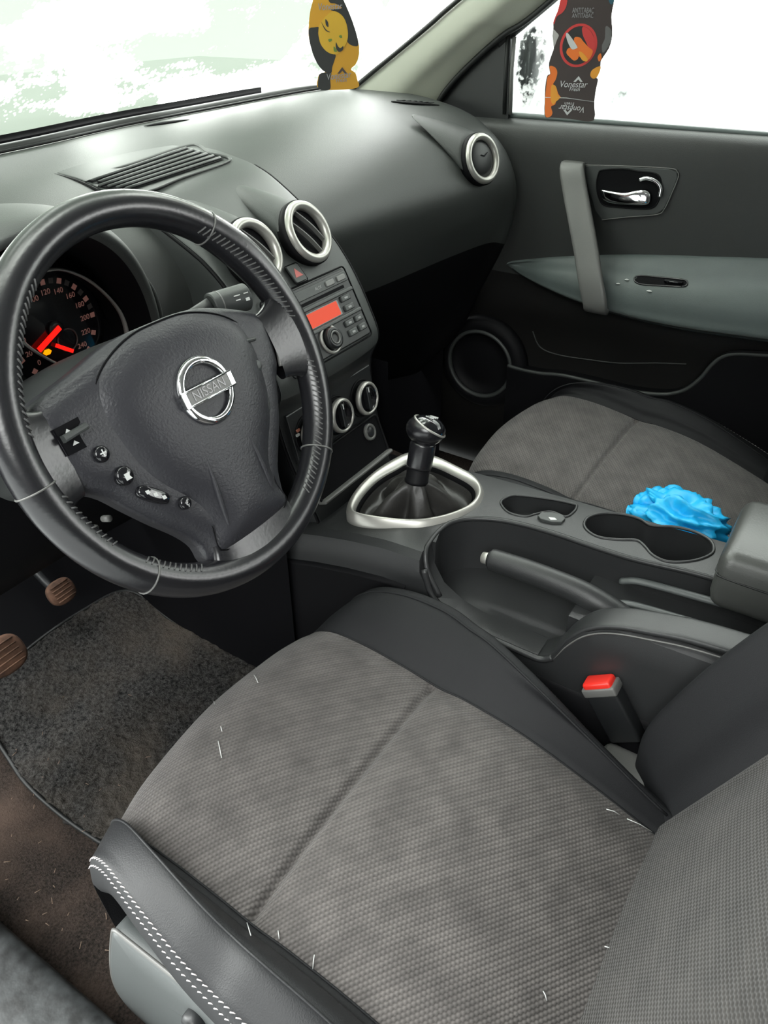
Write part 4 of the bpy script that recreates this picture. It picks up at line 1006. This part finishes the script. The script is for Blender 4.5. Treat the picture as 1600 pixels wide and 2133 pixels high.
# ================================================================== STEERING WHEEL
WC=A(-.3726,0,.738); tl=math.radians(25.55); sw_=thing('steering_wheel','black leather steering wheel with chrome emblem and button spokes','steering wheel',tuple(WC))
wf=Fr(WC,(1,0,0),(0,math.sin(tl),math.cos(tl)))
RM=.1745; rt_=.0163
def rimpt(a): return wf(RM*math.cos(a),RM*math.sin(a),0)
n=160; ang=[2*PI*i/n for i in range(n)]
def rimr(a):
    # thicker grips at ten and two and towards the bottom
    d=math.degrees(a)%360; r=rt_
    for c,w,h in ((35,14,.0018),(145,14,.0018)): r+=h*math.exp(-((d-c)/w)**2)
    return r
V=[];F=[];ns=24
for i,a in enumerate(ang):
    er=A(math.cos(a),math.sin(a)); r=rimr(a)
    for k in range(ns):
        b=2*PI*k/ns; V.append(wf((RM+r*math.cos(b))*er[0],(RM+r*math.cos(b))*er[1],r*1.08*math.sin(b)))
for i in range(n):
    for k in range(ns): F.append((i*ns+k,((i+1)%n)*ns+k,((i+1)%n)*ns+(k+1)%ns,i*ns+(k+1)%ns))
rimo=mk('rim',V,F,'leather',sw_)
# leather joints and cross stitching on the inside of the rim
for p in ((440,470),(690,940),(320,1215),(30,1055)):
    u,v=wf.loc(p,.012); a=math.atan2(v,u); L=[]
    P=[wf((RM+(rimr(a)+.0003)*math.cos(b))*math.cos(a),(RM+(rimr(a)+.0003)*math.cos(b))*math.sin(a),(rimr(a)+.0003)*1.08*math.sin(b)) for b in np.linspace(0,2*PI,25)[:-1]]
    tube('joint',P,.0009,'strap',rimo,ns=6,closed=True)
L=[]
for d0_,d1_ in ((8,55),(-62,-8),(-140,-118),(125,170),(-172,-150)):
    d=d0_
    while d<d1_:
        a=math.radians(d); a2=math.radians(d+1.6)
        def rp_(aa,b): return wf((RM+(rimr(aa)+.0004)*math.cos(b))*math.cos(aa),(RM+(rimr(aa)+.0004)*math.cos(b))*math.sin(aa),(rimr(aa)+.0004)*1.08*math.sin(b))
        L.append(tube_geo([rp_(a,PI*.66),rp_((a+a2)/2,PI*.74),rp_(a2,PI*.82)],.0008,5)); d+=2.0
V,F=join_geo(L); mk('stitching',V,F,'darkthread',rimo)['kind']='stuff'
# spokes (leather shoulders that run into the rim)
def spoke(a,w_in,w_out,r_in,r_out,h0,mat='leather'):
    er=A(math.cos(a),math.sin(a)); et=A(-er[1],er[0]); G=[]
    for t in np.linspace(0,1,9):
        r=r_in+(r_out-r_in)*t; w=w_in+(w_out-w_in)*t**1.8; th=.008+.006*t; h=h0*(1-t)
        G.append([wf(er[0]*r+et[0]*p,er[1]*r+et[1]*p,h+q) for p,q in ell(0,0,w/2,th,28,p=3)])
    return gridmesh('spoke',np.array(G),mat,sw_,cu=True)
spoke(math.radians(2),.072,.120,.124,.172,.001); spoke(math.radians(178),.078,.118,.140,.172,.001); spoke(math.radians(-90),.108,.150,.136,.170,.003)
# hub plate with the button arms
half=[(0,.073),(.030,.0725),(.058,.069),(.085,.061),(.108,.052),(.128,.042),(.134,.030),(.133,.008),(.128,-.014),(.118,-.028),(.108,-.048),(.096,-.070),(.080,-.092),(.066,-.112),(.060,-.130),(.059,-.146),(.052,-.152),(.02,-.156)]
halfL=[(0,.073),(.030,.0725),(.058,.069),(.085,.062),(.112,.056),(.138,.050),(.151,.040),(.155,.012),(.152,-.014),(.142,-.028),(.122,-.044),(.106,-.066),(.088,-.090),(.070,-.112),(.060,-.130),(.059,-.146),(.052,-.152),(.02,-.156)]
ol=half+[(0,-.157)]+[(-x,y) for x,y in halfL[:0:-1]]
olp=[tuple(v) for v in cr(np.array(ol),110,True)]
hub=dome2('hub_plate',olp,wf,-.002,.014,.009,'airbag',sw_,c=(0,-.01))
halfp=[(0,.0715),(.030,.070),(.058,.062),(.080,.050),(.094,.034),(.098,.012),(.095,-.014),(.088,-.040),(.076,-.062),(.062,-.080),(.052,-.096),(.047,-.118),(.048,-.143)]
olb=halfp+[(0,-.149)]+[(-x,y) for x,y in halfp[:0:-1]]
olbp=[tuple(v) for v in cr(np.array(olb),120,True)]
pad=dome2('airbag_cover',olbp,wf,.009,.0165,.018,'airbag',sw_,c=(0,.004),depth=.006,nr=34)
tube('cover_gap',[wf(a,b,.0096) for a,b in olbp],.0008,'deep',pad,ns=6,closed=True)
for s in (-1,1):
    tube('cover_ridge',cr([wf(s*.028,-.050,.0235),wf(s*.031,-.080,.0215),wf(s*.033,-.110,.0165),wf(s*.033,-.142,.0105)],24),[.0008+.0030*math.sin(PI*min(1,i/14)*.5) for i in range(24)],'airbag',pad,ns=8,flat=.7)
# silver edge along the arms
for s in (-1,1):
    tube('arm_trim',cr([wf(s*(.134 if s>0 else .155),.032,.004),wf(s*(.1335 if s>0 else .1555),.006,.004),wf(s*(.128 if s>0 else .150),-.018,.003)],24),.0028,'strap',hub,ns=8)
# emblem
em=thing_e=None
eo=wf(.0035,-.001,.0262); fe=Fr(eo,wf.x,wf.y)
emb=torus_ring('emblem',fe,.0285,[(-.004,0),(-.0035,.0035),(-.0012,.0048),(.0015,.0042),(.004,.0015),(.004,-.002)],'chrome',sw_); emb['label']='round chrome emblem with a cross bar'
prism('emblem_bar',rrect(0,.0,.0635,.0135,.001),fe,.0005,.0052,'strap',emb,ch=.0012)
for yv in (.0068,-.0068): tube('bar_edge',[fe(-.0318,yv,.0048),fe(.0318,yv,.0048)],.0012,'chrome',emb,ns=8)
text('emblem_lettering','NISSAN',fe,.0125,'piano',emb,h=.0054,sx=1.0)
for s in (-1,1): prism('bar_end',rrect(s*.0295,0,.007,.0148,.001),fe,.001,.0056,'chrome',emb,ch=.001)
# buttons on the arms
bh=.0130
def B(px): return wf.loc(px,.016)
def arm(lst): pass
def wbtn(c,r,mat='piano'):
    b=dome('spoke_button',ell(c[0],c[1],r,r,28),wf,[(1,.004),(1,bh+.001),(.85,bh+.003),(.4,bh+.0036)],mat,sw_); return b
hL=.0165
recess=prism('rocker_recess',[(q[0],q[1]) for q in [wf.loc(p,hL) for p in ((118,893),(168,866),(196,925),(150,948))]],wf,.005,.0118,'deep',sw_)
rk=prism('rocker_switch',[wf.loc(p,hL) for p in ((130,908),(178,880),(186,892),(138,922))],wf,.010,.0185,'stack',recess,ch=.002)
for p in ((147,897),(163,921)):
    a=wf.loc(p,hL); prism('rocker_arrow',[(a[0]-.003,a[1]-.0012),(a[0]+.003,a[1]-.0012),(a[0],a[1]+.0022)],wf,.0118,.0124,'white',recess)
b1=wbtn(B((215,945)),.0072); text('button_symbol','+',wf,.013,'white',b1,h=bh+.0038,cx=B((215,945))[0],cy=B((215,945))[1])
b2=wbtn(B((263,990)),.0085); c=B((266,992)); prism('button_symbol',[(c[0]-.003,c[1]+.003),(c[0]+.003,c[1]+.003),(c[0]+.0015,c[1]),(c[0]+.003,c[1]-.003),(c[0]-.003,c[1]-.003)],wf,bh+.0036,bh+.0042,'white',b2)
c=B((325,1030)); d_=unit(np.array(B((352,1038)))-np.array(B((300,1022)))); m_=A(-d_[1],d_[0])
po=[tuple(np.array(c)+d_*u+m_*v) for u,v in ell(0,0,.0165,.0062,36,p=3)]
b3=dome('spoke_button',po,wf,[(1,.004),(1,bh),(.88,bh+.002),(.4,bh+.0024)],'piano',sw_)
for k,sy in enumerate(('«','◆','»')):
    u=(-.008,.0,.009)[k]; q=np.array(c)+d_*u
    prism('button_symbol',[tuple(q+d_*.0028),tuple(q+m_*.0022),tuple(q-d_*.0028),tuple(q-m_*.0022)],wf,bh+.0024,bh+.003,'white',b3)
b4=wbtn(B((389,1047)),.0062); text('button_symbol','ç',wf,.009,'greyp',b4,h=bh+.0038,cx=B((389,1047))[0],cy=B((389,1047))[1])
# right arm buttons
rb_=prism('rocker_recess',[wf.loc(p,.014) for p in ((500,695),(527,692),(540,718),(512,724))],wf,.005,.0115,'deep',sw_)
prism('rocker_switch',[wf.loc(p,.018) for p in ((503,707),(535,700),(537,708),(506,716))],wf,.009,.0165,'stack',rb_,ch=.002)
c=wf.loc((535,762),.014); wbtn(c,.0062,'stack')
c0,c1_=wf.loc((545,800),.014),wf.loc((560,850),.014); d_=unit(A(*c1_)-A(*c0)); m_=A(-d_[1],d_[0]); cc=(A(*c0)+A(*c1_))/2
dome('spoke_button',[tuple(cc+d_*u+m_*v) for u,v in ell(0,0,.016,.0055,32,p=3)],wf,[(1,.004),(1,.0115),(.85,.013),(.4,.0135)],'stack',sw_)
# ------------------------------------------------------------------ column shroud and stalks
cs=thing('steering_column','dark plastic steering column shroud behind the wheel','steering column',(-.3726,.12,.70))
ax_=unit(A(0,.902,-.431)); G=[]
for t,w,h,dz in ((.035,.048,.046,0),(.045,.062,.058,.004),(.08,.078,.066,.006),(.13,.090,.068,.006),(.20,.092,.066,.004),(.28,.09,.06,0)):
    G.append([WC+ax_*t+A(1,0,0)*a+wf.y*(b+dz) for a,b in ell(0,0,w,h,40,p=3)])
gridmesh('shroud',dense(G,26,40),'stack',cs,cu=True)
o=prism('shroud_face',ell(0,0,.040,.040,40,p=3),Fr(WC+ax_*.036,(1,0,0),wf.y),-.001,.001,'deep',cs)
for px in ((228,1080),(200,1100)):
    a=HY(px,.045); tube('shroud_screw',[a,a+A(0,.01,-.004)],.0035,'strap',cs,ns=10)
# wiper stalk
st_=thing('wiper_stalk','black wiper stalk with ribbed tip to the right of the steering column','stalk',(-.30,.09,.75))
a,b,c_=HY((380,672),.115),HY((440,640),.10),HY((512,618),.088)
tube('stalk_arm',[a,(a+b)/2,b],[.0085,.0095,.011],'console',st_,ns=18)
tube('stalk_tip',cr([b,b*.95+c_*.05,b*.5+c_*.5,c_*.92+b*.08,c_],24),[.0125,.0150]+[.0155]*18+[.0155,.0150,.013,.009],'stack',st_,ns=22)
tube('stalk_band',[b*.82+c_*.18,b*.79+c_*.21],.0158,'strap',st_,ns=22)
d_=unit(c_-b); nrm=unit(CP-(b+c_)/2); nrm=unit(nrm-d_*(nrm@d_)); fst=Fr((b+c_)/2+nrm*.0156,d_,np.cross(nrm,d_))
for k,(x,y,w,h) in enumerate(((.004,.004,.008,.0012),(.004,-.001,.006,.0012),(.016,.004,.006,.0012),(.016,-.003,.005,.0035))): prism('stalk_print',rrect(x,y,w,h,.0004),fst,-.0004,.0003,'white',st_)
s3=thing('indicator_stalk','black indicator stalk to the left of the steering column','stalk',(-.46,.09,.75))
a,b,c_=A(-.43,.12,.715),A(-.50,.10,.728),A(-.565,.085,.74)
tube('stalk_arm',[a,b],[.009,.011],'console',s3,ns=18); tube('stalk_tip',[b,b*.9+c_*.1,c_*.9+b*.1,c_],[.013,.0155,.0155,.010],'stack',s3,ns=20)
# ================================================================== FLOOR, MAT, PEDALS, SILL
V=[];G=[]
for y,z in ((-1.2,.05),(-.3,.05),(.25,.05),(.42,.06),(.50,.095)): G.append([A(x,y,z) for x in np.linspace(-.70,.72,20)])
fl=gridmesh('floor',dense(G,60,20),'carpet'); struct(fl,'dirty brown-black floor carpet of the car')
G=[[A(x,y,z) for x in np.linspace(-.72,.72,20)] for y,z in ((.46,.075),(.55,.12),(.72,.30),(.80,.50),(.82,.62))]
tb=gridmesh('wall_toe',dense(G,30,20),'deep'); struct(tb,'black toe board of the footwells')
mo=[HZ(p,.06) for p in ((560,1380),(480,1420),(430,1480),(320,1640),(222,1762),(205,1752),(130,1700),(60,1640),(20,1585),(-40,1500))]+[A(-.46,.56,.06),A(-.36,.60,.06),A(-.26,.60,.06),A(-.17,.58,.06),A(-.13,.40,.06),A(-.125,.25,.06),A(-.14,.12,.06)]
mo+= [A(-.2,-.02,.06),A(-.45,-.02,.06)]
mo2=[HZ(p,.06) for p in ((222,1762),(205,1752),(130,1700),(60,1640),(20,1585),(-40,1500))]+[A(-.47,.50,.06),A(-.36,.52,.06),A(-.24,.52,.06),A(-.15,.50,.06),A(-.140,.40,.06),A(-.138,.22,.06),A(-.17,.05,.06),A(-.25,-.06,.06),A(-.45,-.06,.06),A(-.56,-.0,.06),A(-.56,.10,.06)]
def zf(y): return float(np.interp(y,[-1.2,.25,.42,.55,.72],[.05,.05,.06,.12,.30]))
import bmesh
def pilemat(name,ol,fz_,th,amp,mat,step=.006,seed=0):
    P=cr(np.array(ol),90,True)[:,:2]; x0,y0=P.min(0); x1,y1=P.max(0)
    def ins(x,y):
        c=False;j=len(P)-1
        for i in range(len(P)):
            if (P[i][1]>y)!=(P[j][1]>y) and x<(P[j][0]-P[i][0])*(y-P[i][1])/(P[j][1]-P[i][1])+P[i][0]: c=not c
            j=i
        return c
    nx=int((x1-x0)/step)+1; ny=int((y1-y0)/step)+1; idx={};V=[];F=[]
    inside=[[ins(x0+i*step,y0+j*step) for i in range(nx)] for j in range(ny)]
    for j in range(ny):
        for i in range(nx):
            if inside[j][i]:
                x,y=x0+i*step,y0+j*step; idx[i,j]=len(V)
                V.append((x,y,fz_(y)+th+amp*noise.noise(Vector((x*90+seed,y*90,0)))+amp*.7*noise.noise(Vector((x*230,y*230,3)))))
    for j in range(ny-1):
        for i in range(nx-1):
            k=[(i,j),(i+1,j),(i+1,j+1),(i,j+1)]
            if all(q in idx for q in k): F.append(tuple(idx[q] for q in k))
    o=mk(name,V,F,mat); m=o.modifiers.new('thick','SOLIDIFY'); m.thickness=th; m.offset=-1; return o
fmat=pilemat('floor_mat',mo2,zf,.012,.0030,'mat',step=.0032); tag(fmat,'black nubby floor mat in the driver footwell','floor mat')
tube('mat_binding',cr([A(p[0],p[1],zf(p[1])+.010) for p in mo2],120,True),.0035,'rubber',fmat,ns=6,closed=True)
PA=hit(bvh(fl),(700,1500)) if False else None
def pedal(name,px,y,r,label,arm=True):
    c=HY(px,y); t=thing(name,label,'pedal',tuple(c)); f=Fr(c,(1,0,0),(0,.55,.83))
    dome('pedal_pad',ell(0,0,r*1.15,r,32,p=2.6),f,[(1,-.006),(1.02,.001),(.9,.006),(.5,.007)],'pedal',t)
    for k in (-2,-1,0,1,2): tube('pad_rib',[f(-r*.8,k*r*.32,.0075),f(r*.8,k*r*.32,.0075)],.0014,'pedal',t,ns=6)
    tube('pedal_arm',cr([f(0,0,-.006),f(0,.02,-.03),c+A(0,.10,.06),c+A(0,.14,.20)],14),.008,'black',t,ns=10)
pedal('brake_pedal',(8,1366),.46,.030,'mud-caked brown pedal pad at the left edge of the picture')
pedal('accelerator_pedal',(128,1232),.52,.022,'brown muddy pedal just under the steering wheel rim')
sl_=[HZ(p,.10) for p in ((-60,1930),(0,1972),(95,2050),(190,2140),(330,2260))]
G=[]
for p in cr(np.array(sl_),30):
    G.append([A(p[0]+.010,p[1],.045),A(p[0]+.004,p[1],.085),A(p[0]-.004,p[1],.099),A(p[0]-.03,p[1],.104),A(p[0]-.09,p[1],.104),A(p[0]-.13,p[1],.09),A(p[0]-.14,p[1],.02)])
G=[[A(x,y,z) for x,z in ((-.662,.045),(-.668,.085),(-.676,.099),(-.70,.104),(-.76,.104),(-.80,.09),(-.81,.02))] for y in np.linspace(.75,-1.1,30)]
si=gridmesh('door_sill',dense(G,30,40),'sill'); tag(si,'scuffed grey plastic door sill strip in the lower left corner','sill')
kp=gridmesh('wall_kick',[[A(.648,y,z) for z in np.linspace(.03,.72,8)] for y in np.linspace(.27,.84,8)],'deep'); struct(kp,'black kick panel of the passenger footwell')
pm=boxo('floor_mat',(.40,.16,.058),(.44,.56,.012),'deep',bev=.004); tag(pm,'plain black mat added to darken the passenger footwell','floor mat')  # black mat added so the passenger footwell stays dark
tp_=HX((1592,945),.70); tr_=boxo('seat_side_trim',(.694,tp_[1]-.03,tp_[2]-.01),(.03,.16,.035),'pillar',bev=.012); tag(tr_,'pale plastic trim piece beside the passenger seat at the right edge','trim piece')  # pale trim piece at the edge, exact part unidentified
hq=HX((1335,1592),-.165); boxo('hinge_cover',(hq[0],hq[1]-.01,hq[2]-.03),(.05,.12,.05),'strap',drv,bev=.014)
# lower plastic under the console flank, passenger kick panel
G=[[A(.16,y,.05),A(.15,y,.10),A(.14,y,.12)] for y in np.linspace(.5,-.6,10)]
# straw and grit on the floor
random.seed(11); L=[]
for k in range(46):
    px=(random.uniform(0,230),random.uniform(1560,2000)) if k%3 else (random.uniform(60,400),random.uniform(1300,1700))
    q=HZ(px,.066); a=random.uniform(0,PI); l=random.uniform(.001,.0045)
    L.append(tube_geo([q+A(-l*math.cos(a),-l*math.sin(a),.006),q+A(l*math.cos(a),l*math.sin(a),.0065)],.0005,4))
V,F=join_geo(L); gr=mk('grit',V,F,'tan'); tag(gr,'scattered bits of grit and straw on the driver footwell floor','grit'); gr['kind']='stuff'
# pale lint threads on the driver seat
LT=[((447,1463),(463,1525)),((455,1545),(462,1580)),((530,1408),(538,1424)),((1258,1972),(1276,1982)),((1130,2065),(1138,2085)),((1262,1687),(1292,1700)),((1305,1707),(1358,1732)),((580,1940),(583,1956)),((513,1925),(521,1952)),((655,1990),(650,2022))]
SB=None
vv=[];ff=[]
for D in (DD,):
    nv_,nu_=D.shape[:2]; vv=[tuple(v) for v in D.reshape(-1,3)]; ff=[(i*nu_+j,i*nu_+j+1,(i+1)*nu_+j+1,(i+1)*nu_+j) for i in range(nv_-1) for j in range(nu_-1)]
SB=BVHTree.FromPolygons(vv,ff)
wh=('longest pale lint thread, near the front lip of the driver seat','short pale lint thread just below the longest one at the seat front','curved lint thread at the upper front edge of the driver seat','small lint fleck near the backrest on the lower driver seat cushion','lint fleck lowest on the driver seat cushion','upper of two lint threads on the right cushion seam','long lint thread on the right seam where cushion meets backrest','tiny lint thread beside the left cushion seam','slanting lint thread on the left bolster of the driver seat','lint thread on the dark left bolster nearest the bottom of the picture')
for k,(a,b) in enumerate(LT):
    a,b=hit(SB,a,.0014),hit(SB,b,.0014)
    if a is None or b is None: continue
    o=tube('lint_thread',[a,(a+b)/2+A(0,0,.002),b],.0005,'white',None,ns=5); tag(o,wh[k],'lint','lint threads on the driver seat')
# ================================================================== AIR FRESHENERS
def card(name,label,origin_px,depth,roll,ol_px,base):
    o=CP+ray(*origin_px)*depth; n=CP-o; n[2]*=.35; n=unit(n); x=unit(np.cross(A(0,0,1),n)); y=np.cross(n,x)
    f=Fr(o,x,y); t=thing(name,label,'air freshener',tuple(o))
    L=lambda p:f.loc(p,.0008)
    P=[L(p) for p in ol_px]; Pd=[tuple(v) for v in cr(np.array(P),90,True)]
    prism('card',Pd,f,-.0008,.0008,base,t); return t,f,L,Pd
def blot(name,pts,f,L,mat,par,h=.0008,smooth=True,n=40):
    P=np.array([L(p) for p in pts]); P=cr(P,n,True) if smooth else P
    return prism(name,[tuple(v) for v in P],f,h-.0002,h+.0003,mat,par)
RO_=[(1178,-60),(1172,0),(1162,22),(1153,45),(1153,58),(1151,75),(1154,98),(1150,112),(1144,130),(1144,142),(1146,154),(1140,158),(1136,180),(1135,205),(1135,242),(1150,245),(1190,248),(1236,252),(1238,215),(1241,190),(1246,166),(1243,162),(1250,145),(1252,128),(1257,119),(1270,98),(1276,70),(1274,38),(1276,20),(1280,-10),(1270,-60),(1225,-85)]
t,f,L,Pd=card('air_freshener','dark hanging air freshener card with a cigarette picture in a red circle',(1205,125),.985,0,RO_,'fbrown')
blot('red_patch',((1173,-20),(1182,-10),(1180,12),(1172,26),(1160,35),(1155,50),(1153,45),(1162,22)),f,L,'fred',t)
blot('orange_patch',((1145,138),(1156,140),(1161,150),(1158,165),(1152,176),(1158,180),(1163,195),(1168,203),(1160,208),(1156,218),(1148,222),(1151,235),(1146,243),(1136,241),(1136,205),(1138,180),(1141,160),(1147,154)),f,L,'forange',t,n=60)
blot('amber_patch',((1149,178),(1158,180),(1162,196),(1167,203),(1158,212),(1152,218),(1147,205)),f,L,'famber',t,h=.0012)
blot('orange_patch',((1251,138),(1250,148),(1244,160),(1236,164),(1230,158),(1232,148),(1241,141)),f,L,'famber',t)
blot('orange_patch',((1252,112),(1253,122),(1248,128),(1245,120),(1248,113)),f,L,'forange',t)
blot('teal_patch',((1272,-40),(1280,-10),(1276,8),(1270,6),(1267,-10)),f,L,'fteal',t)
blot('smoke_patch',((1262,55),(1273,62),(1274,78),(1268,96),(1256,110),(1254,95),(1260,80)),f,L,'strap',t)
blot('grey_patch',((1153,62),(1160,68),(1164,74),(1160,84),(1154,98),(1152,80)),f,L,'silver',t)
c=L((1205,95)); e1=abs(L((1244,95))[0]-c[0]); e2=abs(L((1205,140))[1]-c[1])
ringp=prism('picture_ring',ell(c[0],c[1],e1,e2,48),f,.0006,.0012,'fred',t)
prism('picture',ell(c[0],c[1],e1*.86,e2*.88,48),f,.0011,.0015,'fblack',ringp)
blot('red_field',((1214,56),(1228,62),(1238,80),(1240,100),(1232,112),(1222,90),(1214,72)),f,L,'fred',ringp,h=.0015)
blot('hand',((1196,80),(1208,78),(1215,86),(1226,98),(1235,106),(1230,120),(1222,126),(1212,122),(1200,108)),f,L,'forange',ringp,h=.0017)
blot('finger',((1206,108),(1214,110),(1224,122),(1222,128),(1212,124)),f,L,'famber',ringp,h=.0020)
blot('ember',((1185,100),(1200,100),(1206,110),(1204,122),(1196,126),(1188,120),(1180,110)),f,L,'forange',ringp,h=.0018)
blot('cigarette',((1179,72),(1184,70),(1202,96),(1200,101),(1191,102),(1183,88)),f,L,'white',ringp,h=.0022)
tx=lambda s,px,sz,**k:text('card_lettering',s,f,sz,k.pop('mat','white'),t,h=.0014,cx=L(px)[0],cy=L(px)[1],**k)
tx('ANTITABAC',(1215,22),.0078,mat='greyp',rot=.0,sx=.62); tx('ANTITABAC',(1214,33),.0068,mat='greyp',sx=.70)
tx('Vonestar',(1194,176),.0105,rot=-.0,shear=.2,sx=.92); tx('Fresh',(1197,186),.0062,shear=.2)
def chev(px,s,up=1,mat='white'):
    a=L(px); blotp=[(a[0]-s,a[1]-s*.6*up),(a[0],a[1]+s*.5*up),(a[0]+s,a[1]-s*.6*up),(a[0]+s*.5,a[1]-s*.6*up),(a[0],a[1]-s*.1*up),(a[0]-s*.5,a[1]-s*.6*up)]
    prism('chevron_mark',blotp,f,.0010,.0014,mat,t)
chev((1205,164),.006); 
tube('fold_line',[f(*L((1136,203)),.001),f(*L((1180,204)),.0012),f(*L((1238,212)),.001)],.0004,'white',t,ns=5)
tx('Vonestar',(1192,226),.0100,rot=PI-.06,shear=.2,sx=.92); tx('Fresh',(1186,216),.0058,rot=PI); chev((1182,235),.006,-1)
o=f(*L((1225,-84)),0); tube('hanging_string',[o,A(.34,-.07,1.288)],.0006,'white',t,ns=5)
LO_=[(655,-20),(652,0),(646,25),(643,55),(643,75),(648,100),(657,125),(668,142),(677,150),(668,153),(663,160),(663,184),(705,187),(746,182),(744,165),(741,153),(731,144),(741,134),(747,118),(748,98),(744,75),(733,40),(716,0),(705,-30),(695,-50),(685,-58),(670,-48)]
t,f,L,Pd=card('air_freshener','yellow and black hanging air freshener card in front of the windscreen',(697,92),.90,0,LO_,'yellow')
bk_='fblack'
blot('black_patch',((684,-4),(690,-15),(700,-30),(716,0),(733,40),(744,75),(746,94),(738,96),(728,92),(723,84),(725,70),(722,50),(714,36),(704,26),(694,23),(690,20),(712,17),(700,8),(688,6)),f,L,bk_,t,n=80)
blot('black_patch',((644,60),(655,57),(664,57),(663,70),(667,88),(676,102),(688,111),(699,114),(697,125),(692,140),(690,151),(678,150),(668,142),(657,125),(648,100),(644,78)),f,L,bk_,t,n=80)
blot('black_patch',((664,160),(668,153),(680,151),(690,151),(688,165),(687,186),(664,185)),f,L,bk_,t,n=50)
c=L((694,70)); blot('lemon_circle',((664,57),(675,38),(692,24),(706,27),(718,40),(724,62),(724,82),(716,100),(704,112),(690,112),(676,103),(666,86)),f,L,'flemon',t,h=.0012,n=60)
for pts,mt in ((((669,45),(673,52),(680,62),(688,67),(680,65),(674,57)),'fblack'),(((678,40),(683,46),(684,56),(679,52)),'fblack'),(((700,88),(704,96),(709,100),(715,96),(714,104),(706,108),(700,100)),'fblack'),(((684,82),(691,81),(691,85),(686,87)),'fgreen'),(((706,75),(711,73),(713,78),(709,79)),'fgreen'),(((695,97),(699,100),(702,107),(696,107)),'fgreen')):
    blot('fruit_motif',pts,f,L,mt,t,h=.0016,n=24)
tx('Vonestar',(705,158),.0095,mat='greyp',rot=.10,shear=.2,sx=.85); tx('Fresh',(711,167),.006,mat='greyp',rot=.06)
chev((713,146),.006,1,'fbrown')
tx('Vonestar',(687,14),.0095,mat='greyp',rot=.04,shear=.2,sx=.80)
o=f(*L((684,-57)),0); tube('hanging_string',[o,A(.03,-.01,1.288)],.0006,'white',t,ns=5)
# ================================================================== CAR BODY AROUND THE CABIN
G=[[A(x,y,1.29+.02*(1-(x/.7)**2)) for x in np.linspace(-.69,.66,10)] for y in (.02,-.4,-.9,-1.6,-2.1)]
ce=gridmesh('ceiling',G,'headliner'); m=ce.modifiers.new('t','SOLIDIFY'); m.thickness=.02; struct(ce,'pale cloth headliner')
wl=boxo('wall_back',(0,-2.1,.45),(1.5,.04,.86),'side',bev=0); struct(wl,'rear bulkhead')
wf_=boxo('wall_front',(0,.86,.43),(1.5,.04,.86),'deep',bev=0); struct(wf_,'front bulkhead')
w2=boxo('wall_left',(-.76,-1.5,.43),(.03,1.0,.86),'side',bev=0); struct(w2,'rear left door')
w3=boxo('wall_right',(.755,-.6,.43),(.02,2.6,.82),'paint',bev=0); struct(w3,'outer skin of the right side')
gp=boxo('ground',(0,0,-.37),(30,30,.02),'ground',bev=0); struct(gp,'wet slushy ground outside')
# ================================================================== LIGHT
w=bpy.data.worlds.new('World'); SC.world=w; w.use_nodes=True; nt=w.node_tree; bg=nt.nodes['Background']
bg.inputs[0].default_value=(.975,1.0,.975,1)
tcw=nt.nodes.new('ShaderNodeTexCoord'); dt=nt.nodes.new('ShaderNodeVectorMath'); dt.operation='DOT_PRODUCT'; dt.inputs[1].default_value=(.35,.85,.40)
nt.links.new(tcw.outputs['Generated'],dt.inputs[0]); mr_=nt.nodes.new('ShaderNodeMapRange'); mr_.interpolation_type='SMOOTHSTEP'
for k_,v_ in ((1,.05),(2,.8),(3,.14),(4,18.0)): mr_.inputs[k_].default_value=v_
nt.links.new(dt.outputs['Value'],mr_.inputs[0])
d2=nt.nodes.new('ShaderNodeVectorMath'); d2.operation='DOT_PRODUCT'; d2.inputs[1].default_value=tuple(unit((-.72,-.30,.60))); nt.links.new(tcw.outputs['Generated'],d2.inputs[0])
m2=nt.nodes.new('ShaderNodeMapRange'); m2.interpolation_type='SMOOTHSTEP'
for k_,v_ in ((1,.93),(2,.985),(3,0.0),(4,11.0)): m2.inputs[k_].default_value=v_
nt.links.new(d2.outputs['Value'],m2.inputs[0]); ad=nt.nodes.new('ShaderNodeMath'); nt.links.new(mr_.outputs[0],ad.inputs[0]); nt.links.new(m2.outputs[0],ad.inputs[1]); 
d3=nt.nodes.new('ShaderNodeVectorMath'); d3.operation='DOT_PRODUCT'; d3.inputs[1].default_value=tuple(unit((.62,-.72,.28))); nt.links.new(tcw.outputs['Generated'],d3.inputs[0])
m3=nt.nodes.new('ShaderNodeMapRange'); m3.interpolation_type='SMOOTHSTEP'
for k_,v_ in ((1,.90),(2,.98),(3,0.0),(4,9.0)): m3.inputs[k_].default_value=v_
nt.links.new(d3.outputs['Value'],m3.inputs[0]); ae=nt.nodes.new('ShaderNodeMath'); nt.links.new(ad.outputs[0],ae.inputs[0]); nt.links.new(m3.outputs[0],ae.inputs[1]); nt.links.new(ae.outputs[0],bg.inputs[1])
# ================================================================== CAMERA
cam=bpy.data.cameras.new('Camera'); co=bpy.data.objects.new('Camera',cam); COL.objects.link(co)
cam.sensor_fit='HORIZONTAL'; cam.sensor_width=36; cam.lens=FPX/1600*36; cam.clip_start=.02
r,d,fw_=CR[0],CR[1],CR[2]
co.matrix_world=Matrix(((r[0],-d[0],-fw_[0],CP[0]),(r[1],-d[1],-fw_[1],CP[1]),(r[2],-d[2],-fw_[2],CP[2]),(0,0,0,1)))
SC.camera=co
SC.view_settings.view_transform='Standard'; SC.view_settings.look='None'; SC.view_settings.gamma=1; SC.view_settings.exposure=0; SC.view_settings.use_curve_mapping=False
SC.cycles.max_bounces=8; SC.cycles.diffuse_bounces=4; SC.cycles.glossy_bounces=4; SC.cycles.transparent_max_bounces=12; SC.cycles.sample_clamp_indirect=4; SC.cycles.use_denoising=True
